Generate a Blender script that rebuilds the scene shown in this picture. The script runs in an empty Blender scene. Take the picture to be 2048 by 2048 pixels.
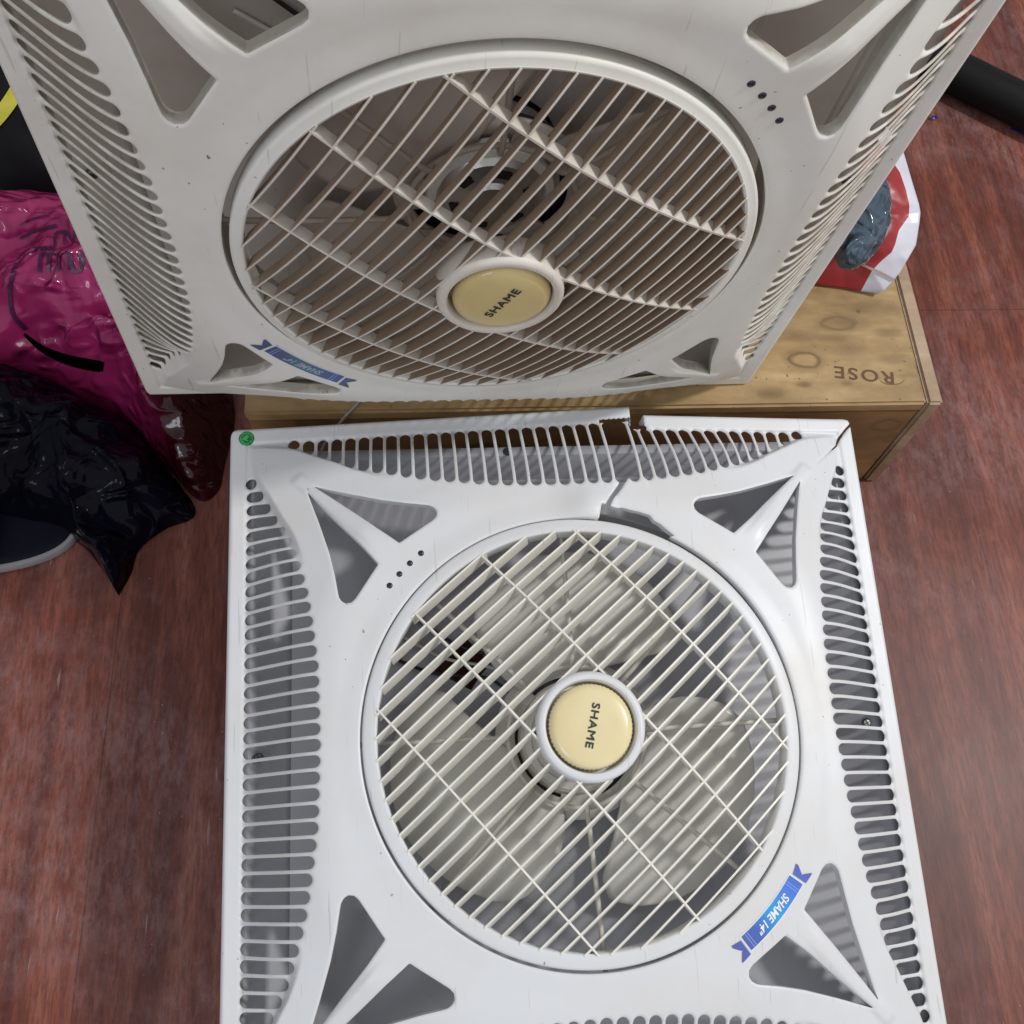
import bpy, bmesh, math, random
import numpy as np
from mathutils import Vector, Matrix, noise

# ------------------------------------------------------------------ camera
scene = bpy.context.scene
H = 1.0534
CAMW = Matrix(((0.9973069843, 0.0225639401, -0.0697828603),
               (-0.0495318828, 0.9089329693, -0.4139896738),
               (0.0540867042, 0.4163312696, 0.9076028330)))
cd = bpy.data.cameras.new("camera")
cd.sensor_width = 36.0
cd.lens = 36.0 * 1996.9 / 2048.0
cd.clip_start = 0.02
cd.clip_end = 100.0
cam = bpy.data.objects.new("camera", cd)
scene.collection.objects.link(cam)
cam.matrix_world = Matrix.Translation((0, 0, H)) @ CAMW.to_4x4()
scene.camera = cam

# ------------------------------------------------------------------ world + lamp
world = bpy.data.worlds.new("World")
scene.world = world
world.use_nodes = True
bg = world.node_tree.nodes["Background"]
bg.inputs[0].default_value = (0.95, 0.955, 0.98, 1)
# room light: bright ceiling, dimmer walls, darkest towards the cluttered left
wnt = world.node_tree
wtc = wnt.nodes.new('ShaderNodeTexCoord')
wdot = wnt.nodes.new('ShaderNodeVectorMath'); wdot.operation = 'DOT_PRODUCT'
wdot.inputs[1].default_value = (0.16, -0.20, 0.20)
wnt.links.new(wtc.outputs['Generated'], wdot.inputs[0])
wadd = wnt.nodes.new('ShaderNodeMath'); wadd.operation = 'ADD'; wadd.inputs[1].default_value = 0.345
wnt.links.new(wdot.outputs['Value'], wadd.inputs[0])
wnt.links.new(wadd.outputs[0], bg.inputs[1])


def area_lamp(name, loc, target, sx, sy, power, col):
    ld = bpy.data.lights.new(name, 'AREA')
    ld.shape = 'RECTANGLE'
    ld.size = sx
    ld.size_y = sy
    ld.energy = power
    ld.color = col
    lo = bpy.data.objects.new(name, ld)
    scene.collection.objects.link(lo)
    lo.location = loc
    d = Vector(target) - Vector(loc)
    lo.rotation_euler = d.to_track_quat('-Z', 'Y').to_euler()
    return lo


area_lamp("ceiling_lamp", (1.75, 0.48, 2.2), (0.15, 0.25, 0.15), 0.19, 0.19, 36, (1.0, 0.98, 0.95))

area_lamp("window_light", (-0.95, -1.0, 1.9), (-0.1, 0.45, 0.2), 0.6, 0.9, 10, (0.88, 0.92, 1.0))

scene.view_settings.view_transform = 'Standard'
scene.view_settings.look = 'None'
scene.view_settings.exposure = 0.0
scene.view_settings.gamma = 1.0
scene.render.resolution_x = 1024
scene.render.resolution_y = 1024

COL = scene.collection

# ------------------------------------------------------------------ helpers


def tag(o, label=None, cat=None, group=None, kind=None):
    if label: o['label'] = label
    if cat: o['category'] = cat
    if group: o['group'] = group
    if kind: o['kind'] = kind
    return o


def empty(name, mat4, label, cat, group=None):
    o = bpy.data.objects.new(name, None)
    COL.objects.link(o)
    o.matrix_world = mat4
    o.empty_display_size = 0.05
    return tag(o, label, cat, group)


def link_mesh(name, me, mat, parent=None, smooth=True):
    o = bpy.data.objects.new(name, me)
    COL.objects.link(o)
    if mat: me.materials.append(mat)
    if parent is not None: o.parent = parent
    if smooth:
        me.polygons.foreach_set('use_smooth', [True] * len(me.polygons))
    me.update()
    return o


def pymesh(name, verts, faces, mat, parent=None, smooth=False):
    me = bpy.data.meshes.new(name)
    me.from_pydata([tuple(map(float, v)) for v in verts], [], [tuple(map(int, f)) for f in faces])
    me.update()
    return link_mesh(name, me, mat, parent, smooth)


def bm_obj(name, bm, mat, parent=None, smooth=False, autosmooth=None):
    me = bpy.data.meshes.new(name)
    bm.normal_update()
    bm.to_mesh(me)
    bm.free()
    o = link_mesh(name, me, mat, parent, smooth)
    if autosmooth is not None:
        sharp_by_angle(me, autosmooth)
    return o


def sharp_by_angle(me, deg):
    bm = bmesh.new(); bm.from_mesh(me)
    a = math.radians(deg)
    for e in bm.edges:
        if len(e.link_faces) == 2:
            e.smooth = e.calc_face_angle(0) < a
    for f in bm.faces: f.smooth = True
    bm.to_mesh(me); bm.free()


def lathe(profile, seg=96, cx=0, cy=0, close=False):
    """profile: list of (r,z) -> bmesh"""
    bm = bmesh.new()
    rings = []
    for r, z in profile:
        rings.append([bm.verts.new((cx + r * math.cos(2 * math.pi * k / seg), cy + r * math.sin(2 * math.pi * k / seg), z)) for k in range(seg)] if r > 1e-6 else [bm.verts.new((cx, cy, z))])
    n = len(rings)
    for i in range(n if close else n - 1):
        a, b = rings[i], rings[(i + 1) % n]
        for k in range(seg):
            k2 = (k + 1) % seg
            if len(a) == 1 and len(b) == 1: continue
            if len(a) == 1: bm.faces.new((a[0], b[k], b[k2]))
            elif len(b) == 1: bm.faces.new((a[k], b[0], a[k2]))
            else: bm.faces.new((a[k], b[k], b[k2], a[k2]))
    bmesh.ops.recalc_face_normals(bm, faces=bm.faces)
    return bm


def tube(path, r, seg=10, bm=None, caps=True):
    bm = bm or bmesh.new()
    P = [Vector(p) for p in path]
    rings = []
    up = Vector((0, 0, 1))
    for i, p in enumerate(P):
        t = (P[min(i + 1, len(P) - 1)] - P[max(i - 1, 0)]).normalized()
        a = t.cross(up)
        if a.length < 1e-3: a = t.cross(Vector((1, 0, 0)))
        a.normalize(); b = t.cross(a)
        rr = r[i] if isinstance(r, (list, tuple)) else r
        rings.append([bm.verts.new(p + a * rr * math.cos(2 * math.pi * k / seg) + b * rr * math.sin(2 * math.pi * k / seg)) for k in range(seg)])
    for i in range(len(rings) - 1):
        for k in range(seg):
            bm.faces.new((rings[i][k], rings[i][(k + 1) % seg], rings[i + 1][(k + 1) % seg], rings[i + 1][k]))
    if caps:
        bm.faces.new(rings[0]); bm.faces.new(rings[-1])
    bmesh.ops.recalc_face_normals(bm, faces=bm.faces)
    return bm


def bez(p0, p1, p2, p3, n=16):
    out = []
    for i in range(n + 1):
        t = i / n
        out.append(tuple((1 - t) ** 3 * a + 3 * (1 - t) ** 2 * t * b + 3 * (1 - t) * t * t * c + t ** 3 * d for a, b, c, d in zip(p0, p1, p2, p3)))
    return out


def catmull(P, n=10):
    out = []
    m = len(P)
    for i in range(m - 1):
        p0 = P[max(i - 1, 0)]; p1 = P[i]; p2 = P[i + 1]; p3 = P[min(i + 2, m - 1)]
        for k in range(n):
            t = k / n
            out.append(tuple(0.5 * ((2 * b) + (-a + c) * t + (2 * a - 5 * b + 4 * c - d) * t * t + (-a + 3 * b - 3 * c + d) * t ** 3) for a, b, c, d in zip(p0, p1, p2, p3)))
    out.append(tuple(P[-1]))
    return out


def ray_px(px, z):
    """world point at height z seen at photo pixel px (2048 scale)"""
    v = CAMW @ Vector(((px[0] - 1024) / 1996.9, (1024 - px[1]) / 1996.9, -1.0))
    s = (z - H) / v.z
    return Vector((v.x * s, v.y * s, z))


def to_px(p):
    q = CAMW.transposed() @ (Vector(p) - Vector((0, 0, H)))
    return (1024 + 1996.9 * q.x / -q.z, 1024 - 1996.9 * q.y / -q.z)


# ------------------------------------------------------------------ materials
def new_mat(name):
    m = bpy.data.materials.new(name)
    m.use_nodes = True
    nt = m.node_tree
    b = nt.nodes["Principled BSDF"]
    return m, nt, b


def N(nt, t, **kw):
    n = nt.nodes.new(t)
    for k, v in kw.items():
        if k == 'ins':
            for kk, vv in v.items(): n.inputs[kk].default_value = vv
        else: setattr(n, k, v)
    return n


def L(nt, a, b): nt.links.new(a, b)


def mixrgb(nt, fac, a, b, blend='MIX'):
    n = nt.nodes.new('ShaderNodeMix'); n.data_type = 'RGBA'; n.blend_type = blend
    for sock, v in ((n.inputs[0], fac), (n.inputs[6], a), (n.inputs[7], b)):
        if hasattr(v, 'is_output') or hasattr(v, 'links'): nt.links.new(v, sock)
        else: sock.default_value = v
    return n.outputs[2]


def ramp(nt, src, stops):
    r = nt.nodes.new('ShaderNodeValToRGB')
    els = r.color_ramp.elements
    while len(els) < len(stops): els.new(0.5)
    for e, (p, c) in zip(els, stops):
        e.position = p
        e.color = c if len(c) == 4 else (*c, 1)
    nt.links.new(src, r.inputs[0])
    return r.outputs[0]


def bump(nt, b, src, strength, dist):
    n = nt.nodes.new('ShaderNodeBump')
    n.inputs['Strength'].default_value = strength
    n.inputs['Distance'].default_value = dist
    nt.links.new(src, n.inputs['Height'])
    nt.links.new(n.outputs[0], b.inputs['Normal'])


def plastic(name, col, dirt_col, dirt_amt, rough=0.38, speck=0.6, noise_scale=9, edge=False):
    m, nt, b = new_mat(name)
    tc = N(nt, 'ShaderNodeTexCoord')
    n1 = N(nt, 'ShaderNodeTexNoise', ins={'Scale': noise_scale, 'Detail': 5, 'Roughness': 0.65})
    L(nt, tc.outputs['Object'], n1.inputs['Vector'])
    f1 = ramp(nt, n1.outputs['Fac'], [(0.42, (0, 0, 0)), (0.78, (dirt_amt,) * 3)])
    c = mixrgb(nt, f1, (*col, 1), (*dirt_col, 1))
    n2 = N(nt, 'ShaderNodeTexNoise', ins={'Scale': 170, 'Detail': 2})
    L(nt, tc.outputs['Object'], n2.inputs['Vector'])
    f2 = ramp(nt, n2.outputs['Fac'], [(0.752, (0, 0, 0)), (0.775, (speck,) * 3)])
    c = mixrgb(nt, f2, c, (0.07, 0.055, 0.04, 1))
    if edge:
        at = N(nt, 'ShaderNodeAttribute', attribute_name='grime')
        n3 = N(nt, 'ShaderNodeTexNoise', ins={'Scale': 60, 'Detail': 4})
        L(nt, tc.outputs['Object'], n3.inputs['Vector'])
        mm = N(nt, 'ShaderNodeMath', operation='MULTIPLY')
        L(nt, at.outputs['Fac'], mm.inputs[0]); L(nt, n3.outputs['Fac'], mm.inputs[1])
        f3 = ramp(nt, mm.outputs[0], [(0.22, (0, 0, 0)), (0.62, (0.6,) * 3)])
        c = mixrgb(nt, f3, c, (0.20, 0.16, 0.10, 1))
    for rot_, th_ in ((23, 0.70), (-58, 0.715)):
        ms = N(nt, 'ShaderNodeMapping'); ms.inputs['Rotation'].default_value = (0, 0, math.radians(rot_)); ms.inputs['Scale'].default_value = (1, 0.045, 0.3)
        L(nt, tc.outputs['Object'], ms.inputs[0])
        ns = N(nt, 'ShaderNodeTexNoise', ins={'Scale': 260, 'Detail': 2}); L(nt, ms.outputs[0], ns.inputs['Vector'])
        c = mixrgb(nt, ramp(nt, ns.outputs['Fac'], [(th_, (0, 0, 0)), (th_ + 0.03, (0.28,) * 3)]), c, (0.30, 0.26, 0.22, 1))
    L(nt, c, b.inputs['Base Color'])
    r = N(nt, 'ShaderNodeMapRange', ins={'To Min': rough - 0.06, 'To Max': rough + 0.14})
    L(nt, n1.outputs['Fac'], r.inputs[0]); L(nt, r.outputs[0], b.inputs['Roughness'])
    n4 = N(nt, 'ShaderNodeTexNoise', ins={'Scale': 450, 'Detail': 2})
    L(nt, tc.outputs['Object'], n4.inputs['Vector'])
    bump(nt, b, n4.outputs['Fac'], 0.06, 0.0006)
    return m


M_WHITE = plastic("white_plastic", (0.685, 0.705, 0.735), (0.64, 0.585, 0.51), 0.5)
M_WHITE_OLD = plastic("soiled_white_plastic", (0.77, 0.77, 0.725), (0.60, 0.55, 0.46), 0.65, 0.42, 0.8, 7, edge=True)
M_GRILLE = plastic("grille_plastic", (0.79, 0.775, 0.71), (0.60, 0.56, 0.48), 0.3, 0.4)
M_GRILLE_OLD = plastic("soiled_grille_plastic", (0.66, 0.63, 0.575), (0.48, 0.40, 0.31), 0.7, 0.45, 0.8, 12)
M_LOUVRE_SIDE = plastic("brown_louvre_side", (0.41, 0.31, 0.225), (0.25, 0.175, 0.115), 0.8, 0.5, 0.8, 12)  # browner tone for the sides of the upper fan's louvres
M_HOUSING = plastic("painted_sheet_steel", (0.38, 0.385, 0.415), (0.25, 0.25, 0.25), 0.5, 0.33, 0.5, 6)
M_HOUSING_OLD = plastic("soiled_sheet_steel", (0.56, 0.52, 0.475), (0.38, 0.32, 0.26), 0.7, 0.45, 0.6, 6)


def simple(name, col, rough=0.4, metal=0.0, **kw):
    m, nt, b = new_mat(name)
    b.inputs['Base Color'].default_value = (*col, 1)
    b.inputs['Roughness'].default_value = rough
    b.inputs['Metallic'].default_value = metal
    for k, v in kw.items(): b.inputs[k].default_value = v
    tc = N(nt, 'ShaderNodeTexCoord')
    n = N(nt, 'ShaderNodeTexNoise', ins={'Scale': 35, 'Detail': 5})
    L(nt, tc.outputs['Object'], n.inputs['Vector'])
    f = ramp(nt, n.outputs['Fac'], [(0.4, (0, 0, 0)), (0.75, (0.35,) * 3)])
    c = mixrgb(nt, f, (*col, 1), (*[x * 0.6 for x in col], 1))
    L(nt, c, b.inputs['Base Color'])
    return m


def blade_mat(name, col, tr=0.35):
    m, nt, b = new_mat(name)
    tc = N(nt, 'ShaderNodeTexCoord')
    n = N(nt, 'ShaderNodeTexNoise', ins={'Scale': 14, 'Detail': 4})
    L(nt, tc.outputs['Object'], n.inputs['Vector'])
    c = mixrgb(nt, ramp(nt, n.outputs['Fac'], [(0.4, (0, 0, 0)), (0.75, (0.5,) * 3)]), (*col, 1), (*[x * 0.75 for x in col], 1))
    L(nt, c, b.inputs['Base Color'])
    b.inputs['Roughness'].default_value = 0.25
    t = N(nt, 'ShaderNodeBsdfTransparent')
    tl = N(nt, 'ShaderNodeBsdfTranslucent'); L(nt, c, tl.inputs[0])
    mx = N(nt, 'ShaderNodeMixShader', ins={0: 0.3}); L(nt, b.outputs[0], mx.inputs[1]); L(nt, tl.outputs[0], mx.inputs[2])
    mx2 = N(nt, 'ShaderNodeMixShader', ins={0: tr}); L(nt, mx.outputs[0], mx2.inputs[1]); L(nt, t.outputs[0], mx2.inputs[2])
    L(nt, mx2.outputs[0], nt.nodes['Material Output'].inputs[0])
    return m


M_BLADE = blade_mat("milky_blade_plastic", (0.78, 0.77, 0.72), 0.04)
M_BLADE_OLD = blade_mat("dusty_blade_plastic", (0.66, 0.59, 0.53), 0.04)
M_ROD = simple("cream_wire", (0.62, 0.60, 0.54), 0.4)
M_ROD_OLD = simple("dusty_wire", (0.45, 0.40, 0.33), 0.5)
M_STEEL = simple("galvanised_steel", (0.62, 0.62, 0.60), 0.28, 0.9)
M_BRASS = simple("varnished_brass_plate", (0.42, 0.32, 0.13), 0.4, 0.4)
M_BLACK = simple("black_rubber_and_gap_shade", (0.012, 0.012, 0.012), 0.5)
M_HOLE = simple("dark_indicator_lens", (0.02, 0.02, 0.03), 0.3)
M_INK = simple("dark_green_ink", (0.015, 0.04, 0.035), 0.5)
M_INKB = simple("black_ink", (0.012, 0.014, 0.014), 0.5)
M_SCREW = simple("zinc_screw", (0.12, 0.12, 0.12), 0.35, 0.8)


def cap_mat(name, col, col2):
    m, nt, b = new_mat(name)
    tc = N(nt, 'ShaderNodeTexCoord')
    n = N(nt, 'ShaderNodeTexNoise', ins={'Scale': 22, 'Detail': 5})
    L(nt, tc.outputs['Object'], n.inputs['Vector'])
    c = mixrgb(nt, ramp(nt, n.outputs['Fac'], [(0.35, (0, 0, 0)), (0.8, (0.8,) * 3)]), (*col, 1), (*col2, 1))
    L(nt, c, b.inputs['Base Color'])
    b.inputs['Roughness'].default_value = 0.25
    return m


M_CAP = cap_mat("cream_cap", (0.80, 0.70, 0.42), (0.70, 0.58, 0.30))
M_CAP_OLD = cap_mat("aged_cream_cap", (0.66, 0.54, 0.25), (0.52, 0.38, 0.16))

# ------------------------------------------------------------------ fan frame as a height field with openings
# panel coordinates in mm
RIN_S = np.array([0, 61, 87, 110, 133, 157, 169, 180, 191, 202, 217, 230, 240, 250, 270, 290, 310.])
RIN_V = np.array([216, 217.6, 220.7, 223.8, 228, 234.7, 238.7, 243, 248, 254.6, 262, 268.5, 274, 277.5, 281.5, 283, 283.5])
PITCH = 12.85


def r_in(s): return np.interp(np.abs(s), RIN_S, RIN_V)


def smooth_s(t):
    t = min(max(t, 0.0), 1.0)
    return t * t * (3 - 2 * t)


def smooth01(t):
    t = np.clip(t, 0, 1)
    return t * t * (3 - 2 * t)


def height(u, v):
    """top surface of the frame, mm"""
    au, av = np.abs(u), np.abs(v)
    a = np.maximum(au, av); s = np.minimum(au, av)
    m = (au ** 3 + av ** 3) ** (1 / 3)
    k = np.clip(m - 200, 0, None)
    G = 60.5 - np.where(k < 28, 0.0065 * k * k, 0.0065 * 28 * 28 + (k - 28) * 0.415)
    # gentle roll into the grille opening
    r = np.hypot(u, v)
    G = G + 1.5 * smooth01((205 - r) / 20.0)
    # leaf-like spoke between the two corner openings
    w = np.abs(au - av) / math.sqrt(2)
    rd = (au + av) / math.sqrt(2)
    G = G + 2.0 * np.exp(-(w / 6.0) ** 4) * smooth01((rd - 226) / 30) * (1 - smooth01((rd - 336) / 8))
    G = np.maximum(G, 2.2)
    ri = r_in(s)
    t = np.clip((a - ri) / np.maximum(285.5 - ri, 4.0), 0, 1)
    Z = G * (1 - t ** 1.9) + 0.8 * t
    kk = 0.72 * smooth01((s - 150) / 80) * smooth01((a - ri + 5) / 7.0)
    Z = Z * (1 - kk)
    # crease along the edge of the vent field
    Z = Z - 0.0
    rim = smooth01((a - 283.5) / 2.5)
    Z = Z * (1 - rim) + 2.4 * rim
    # outer edge roundover
    e = np.clip(a - 296, 0, 4) / 4
    Z = Z - 2.2 * e ** 2
    return Z


TRI = [(225, 230), (193, 219.0), (163, 209.5), (142, 204.6), (127, 202), (121.5, 201), (117.5, 198.5), (115.4, 195), (116, 190.5), (119, 187), (128, 181), (139, 173.8), (149, 167), (168, 182), (188, 199.5), (207, 215.5)]
TRI = np.array(TRI, float)


def sdf_poly(px, py, P):
    d = np.full(px.shape, 1e9)
    inside = np.zeros(px.shape, bool)
    n = len(P)
    for i in range(n):
        a = P[i]; b = P[(i + 1) % n]
        ex, ey = b - a
        wx, wy = px - a[0], py - a[1]
        t = np.clip((wx * ex + wy * ey) / (ex * ex + ey * ey), 0, 1)
        d = np.minimum(d, np.hypot(wx - ex * t, wy - ey * t))
        c = ((a[1] > py) != (b[1] > py)) & (px < (b[0] - a[0]) * (py - a[1]) / (b[1] - a[1] + 1e-12) + a[0])
        inside ^= c
    return np.where(inside, -d, d)


def sdf_polyline(px, py, P, w):
    d = np.full(px.shape, 1e9)
    for i in range(len(P) - 1):
        a = np.array(P[i], float); b = np.array(P[i + 1], float)
        ex, ey = b - a
        t = np.clip(((px - a[0]) * ex + (py - a[1]) * ey) / (ex * ex + ey * ey), 0, 1)
        wl = w[i] * (1 - t) + w[i + 1] * t
        d = np.minimum(d, np.hypot(px - a[0] - ex * t, py - a[1] - ey * t) - wl)
    return d


def frame_field(u, v, broken):
    au, av = np.abs(u), np.abs(v)
    # outer rounded square
    R = 9.0
    qx, qy = au - (300 - R), av - (300 - R)
    dout = np.hypot(np.clip(qx, 0, None), np.clip(qy, 0, None)) + np.minimum(np.maximum(qx, qy), 0) - R
    d = -dout
    rh = 184.5
    if broken:
        an = np.degrees(np.arctan2(v, u))
        rh = 184.5 + 3.6 * smooth01((an - 2) / 40) * smooth01((74 - an) / 4)
    d = np.minimum(d, np.hypot(u, v) - rh)
    # corner openings (both halves of every corner)
    for P in (TRI, TRI[:, ::-1]):
        d = np.minimum(d, sdf_poly(au, av, P) - 0.0)
    # vent slots on all four sides
    dslot = np.full(u.shape, 1e9)
    for sid, (a, s) in enumerate(((u, v), (-u, v), (v, u), (-v, u))):
        kk = np.clip(np.round(s / PITCH), -19, 19)
        w = 5.05
        sk = kk * PITCH
        a0 = r_in(sk) + w
        a1 = np.maximum(284.6 - w, a0)
        da = a - np.clip(a, a0, a1)
        ds = np.hypot(da, s - sk) - w
        if broken and sid == 2:      # one bar has snapped out: the two slots join
            joined = np.maximum(np.abs(s - 57.8) - 7.5, np.maximum(221 - a, a - 284))
            ds = np.minimum(ds, joined)
        dslot = np.minimum(dslot, ds)
    d = np.minimum(d, dslot)
    if broken:
        jag = 0.8 * np.sin(u * 1.3) + 0.6 * np.sin(u * 2.9 + 1)
        # rim broken away over two bars and torn along its inner edge
        d = np.minimum(d, np.maximum(np.abs(u - 84) - 7.0 - 0.2 * np.sin(v), 285.5 - v))
        d = np.minimum(d, np.maximum(np.abs(u - 69) - 24, np.abs(v - 286.0) - 1.8 - jag * 0.6))
        # crack from the vent field down to the grille opening
        crk = sdf_polyline(u, v, [(57, 224), (50, 214), (40, 202), (33, 190), (31, 180)], [2.6, 2.2, 1.9, 2.4, 3.4])
        d = np.minimum(d, crk)
        # missing sliver beside the grille
        sl = [(26, 180), (30.3, 196.5), (36, 195.8), (42, 193.2), (50, 193.6), (58.3, 191.0), (66, 189.0), (73.9, 186.0), (77, 181), (82.5, 177.5), (94, 166), (70, 160), (40, 172)]
        d = np.minimum(d, sdf_poly(u, v, np.array(sl, float)))
        # split at the far right corner
        d = np.minimum(d, sdf_polyline(u, v, [(303, 296), (294, 288), (286, 279), (281, 270), (268, 259), (252, 246)], [1.5, 1.1, 1.4, 0.9, 0.45, 0.05]))
    return d, dslot


def warp_broken(P):
    """P: Nx3 in mm. the torn far edge has sprung up"""
    u, v, z = P[:, 0], P[:, 1], P[:, 2]
    top = smooth01((v - 205) / 85.0)
    left = np.where(u < 76, np.clip((u + 285) / 361.0, 0, 1), 0)
    right = np.where(u >= 76, np.clip((285 - u) / 209.0, 0, 1), 0)
    amp = left * 1.0 + right * 0.5
    P[:, 1] = v + 10.0 * amp * top
    P[:, 2] = z + 17.0 * amp * top
    # slight spread of the outer rim
    P[:, 0] += u / 300.0 * (2.2 + 2.6 * v / 300.0) * smooth01((np.abs(u) - 215) / 70)
    # the flap left of the crack is bent
    fl = np.exp(-(((u - 20) / 22.0) ** 2 + ((v - 196) / 20.0) ** 2)) * (u < 45)
    P[:, 2] += 7.0 * fl
    return P


def contour_cells(U, V, D):
    """planar mesh of the region D > 0 on a grid, with clean cut outlines"""
    ins = D > 0
    n = D.shape[0]
    idx = -np.ones((n, n), np.int64)
    # cells
    c00 = ins[:-1, :-1]; c10 = ins[1:, :-1]; c11 = ins[1:, 1:]; c01 = ins[:-1, 1:]
    cnt = c00.astype(int) + c10 + c11 + c01
    full = cnt == 4
    part = (cnt > 0) & (cnt < 4)
    idx[ins] = np.arange(ins.sum())
    nv = int(ins.sum())
    pu = list(U[ins]); pv = list(V[ins]); pdv = list(D[ins])
    fi, fj = np.nonzero(full)
    quads = np.stack([idx[fi, fj], idx[fi + 1, fj], idx[fi + 1, fj + 1], idx[fi, fj + 1]], 1)
    edge = {}
    polys = []; walls = []

    def cross(i0, j0, i1, j1):
        nonlocal nv
        key = (i0, j0, i1, j1) if (i0, j0) < (i1, j1) else (i1, j1, i0, j0)
        if key in edge: return edge[key]
        a, b = D[key[0], key[1]], D[key[2], key[3]]
        t = a / (a - b)
        t = min(max(t, 0.02), 0.98)
        pu.append(U[key[0], key[1]] * (1 - t) + U[key[2], key[3]] * t)
        pv.append(V[key[0], key[1]] * (1 - t) + V[key[2], key[3]] * t)
        pdv.append(0.0)
        edge[key] = nv; nv += 1
        return edge[key]
    for i, j in zip(*np.nonzero(part)):
        cs = [(i, j), (i + 1, j), (i + 1, j + 1), (i, j + 1)]
        st = [ins[c] for c in cs]
        poly = []; cross_out = []
        for k in range(4):
            a, b = cs[k], cs[(k + 1) % 4]
            if st[k]: poly.append(int(idx[a]))
            if st[k] != st[(k + 1) % 4]:
                e = cross(*a, *b)
                poly.append(e)
                cross_out.append((e, st[k]))
        if len(poly) >= 3: polys.append(poly)
        # wall segments: from exit (inside->outside) to next entry
        m = len(cross_out)
        for k in range(m):
            if cross_out[k][1]:
                walls.append((cross_out[k][0], cross_out[(k + 1) % m][0]))
    pu = np.array(pu); pv = np.array(pv); pd = np.array(pdv)
    return pu, pv, pd, quads, polys, walls


def sheet_mesh(name, allv, nT, nW, quads, polys, walls, wmap):
    loops = [quads.ravel()]; sizes = [np.full(len(quads), 4)]
    pl = []; ps = []
    for p in polys: pl += p; ps.append(len(p))
    loops.append(np.array(pl)); sizes.append(np.array(ps))
    # underside (reversed)
    loops.append((quads[:, ::-1] + nT).ravel()); sizes.append(np.full(len(quads), 4))
    pl2 = []
    for p in polys: pl2 += [q + nT for q in reversed(p)]
    loops.append(np.array(pl2)); sizes.append(np.array(ps))
    wl = []
    for x, y in walls:
        X, Y = wmap[x], wmap[y]
        wl += [2 * nT + Y, 2 * nT + X, 2 * nT + nW + X, 2 * nT + nW + Y]
    loops.append(np.array(wl)); sizes.append(np.full(len(walls), 4))
    loops = np.concatenate(loops).astype(np.int32); sizes = np.concatenate(sizes).astype(np.int32)
    me = bpy.data.meshes.new(name)
    me.vertices.add(len(allv)); me.vertices.foreach_set('co', allv.astype(np.float32).ravel())
    me.loops.add(len(loops)); me.loops.foreach_set('vertex_index', loops)
    me.polygons.add(len(sizes))
    me.polygons.foreach_set('loop_start', np.concatenate([[0], np.cumsum(sizes)[:-1]]).astype(np.int32))
    me.polygons.foreach_set('loop_total', sizes)
    return me


def make_frame(name, mat, parent, broken, G=1.2):
    n = int(604 / G) + 1
    xs = np.linspace(-302, 302, n)
    U, V = np.meshgrid(xs, xs, indexing='ij')
    D, DS = frame_field(U, V, broken)
    pu, pv, pd, quads, polys, walls = contour_cells(U, V, D)
    z = height(pu, pv)
    # softened lip round every opening
    e = np.clip(1 - pd / 1.6, 0, 1)
    zt = z - 0.9 * e ** 2
    # flange depth behind the surface
    ring = np.hypot(pu, pv)
    D2, DS2 = frame_field(pu, pv, False)
    a = np.maximum(abs(pu), abs(pv))
    th = 2.1 + 7.0 * smooth01((30 - np.abs(ring - 184)) / 20.0) 
    tri = np.minimum(sdf_poly(abs(pu), abs(pv), TRI), sdf_poly(abs(pu), abs(pv), TRI[:, ::-1]))
    th = np.maximum(th, 2.1 + 8.0 * (1 - smooth01((tri - 2) / 6.0)) * smooth01((DS2 - 1) / 3.0))
    th = np.where(a > 288, 2.1 + 18 * smooth01((a - 290) / 6.0), th)
    zb = z - th
    top = np.stack([pu, pv, zt], 1); bot = np.stack([pu, pv, zb], 1)
    top2 = top.copy(); bot2 = bot.copy()
    wv = sorted({w for s in walls for w in s})
    wmap = {w: k for k, w in enumerate(wv)}
    nT = len(top); nW = len(wv)
    allv = np.concatenate([top, bot, top[wv], bot[wv]])
    grime = np.concatenate([np.clip(1 - pd / 6.0, 0, 1) * 0.35 + 0.55 * smooth01((a - r_in(np.minimum(abs(pu), abs(pv))) + 2) / 30) * (a < 286),
                            np.ones(nT), np.full(nW, 0.8), np.full(nW, 1.7)])
    if broken: allv = warp_broken(allv)
    allv = allv * 0.001
    me = sheet_mesh(name, allv, nT, nW, quads, polys, walls, wmap)
    at = me.attributes.new('grime', 'FLOAT', 'POINT')
    at.data.foreach_set('value', grime.astype(np.float32))
    me.update(calc_edges=True)
    return link_mesh(name, me, mat, parent, True)


def make_plate(name, mat, parent, z, arot):
    """back plate with the motor hole and the curved intake openings"""
    n = 260
    xs = np.linspace(-257, 257, n)
    U, V = np.meshgrid(xs, xs, indexing='ij')
    r = np.hypot(U, V); an = np.degrees(np.arctan2(V, U))
    d = 254.0 - np.maximum(abs(U), abs(V))
    d = np.minimum(d, r - 51)
    def sector(ac, half, r0, r1):
        da = np.abs((an - ac - arot + 180) % 360 - 180)
        return np.maximum(np.maximum(r0 - r, r - r1), (da - half) * r * math.pi / 180)
    if arot == 0:
        d = np.minimum(d, sector(141, 9, 100, 140))
    pu, pv, pd, quads, polys, walls = contour_cells(U, V, d)
    wv = sorted({w for q in walls for w in q}); wmap = {w: k for k, w in enumerate(wv)}
    top = np.stack([pu, pv, np.full(len(pu), z)], 1); bot = top - [0, 0, 1.4]
    allv = np.concatenate([top, bot, top[wv], bot[wv]]) * 0.001
    return link_mesh(name, sheet_mesh(name, allv, len(pu), len(wv), quads, polys, walls, wmap), mat, parent, False)


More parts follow.
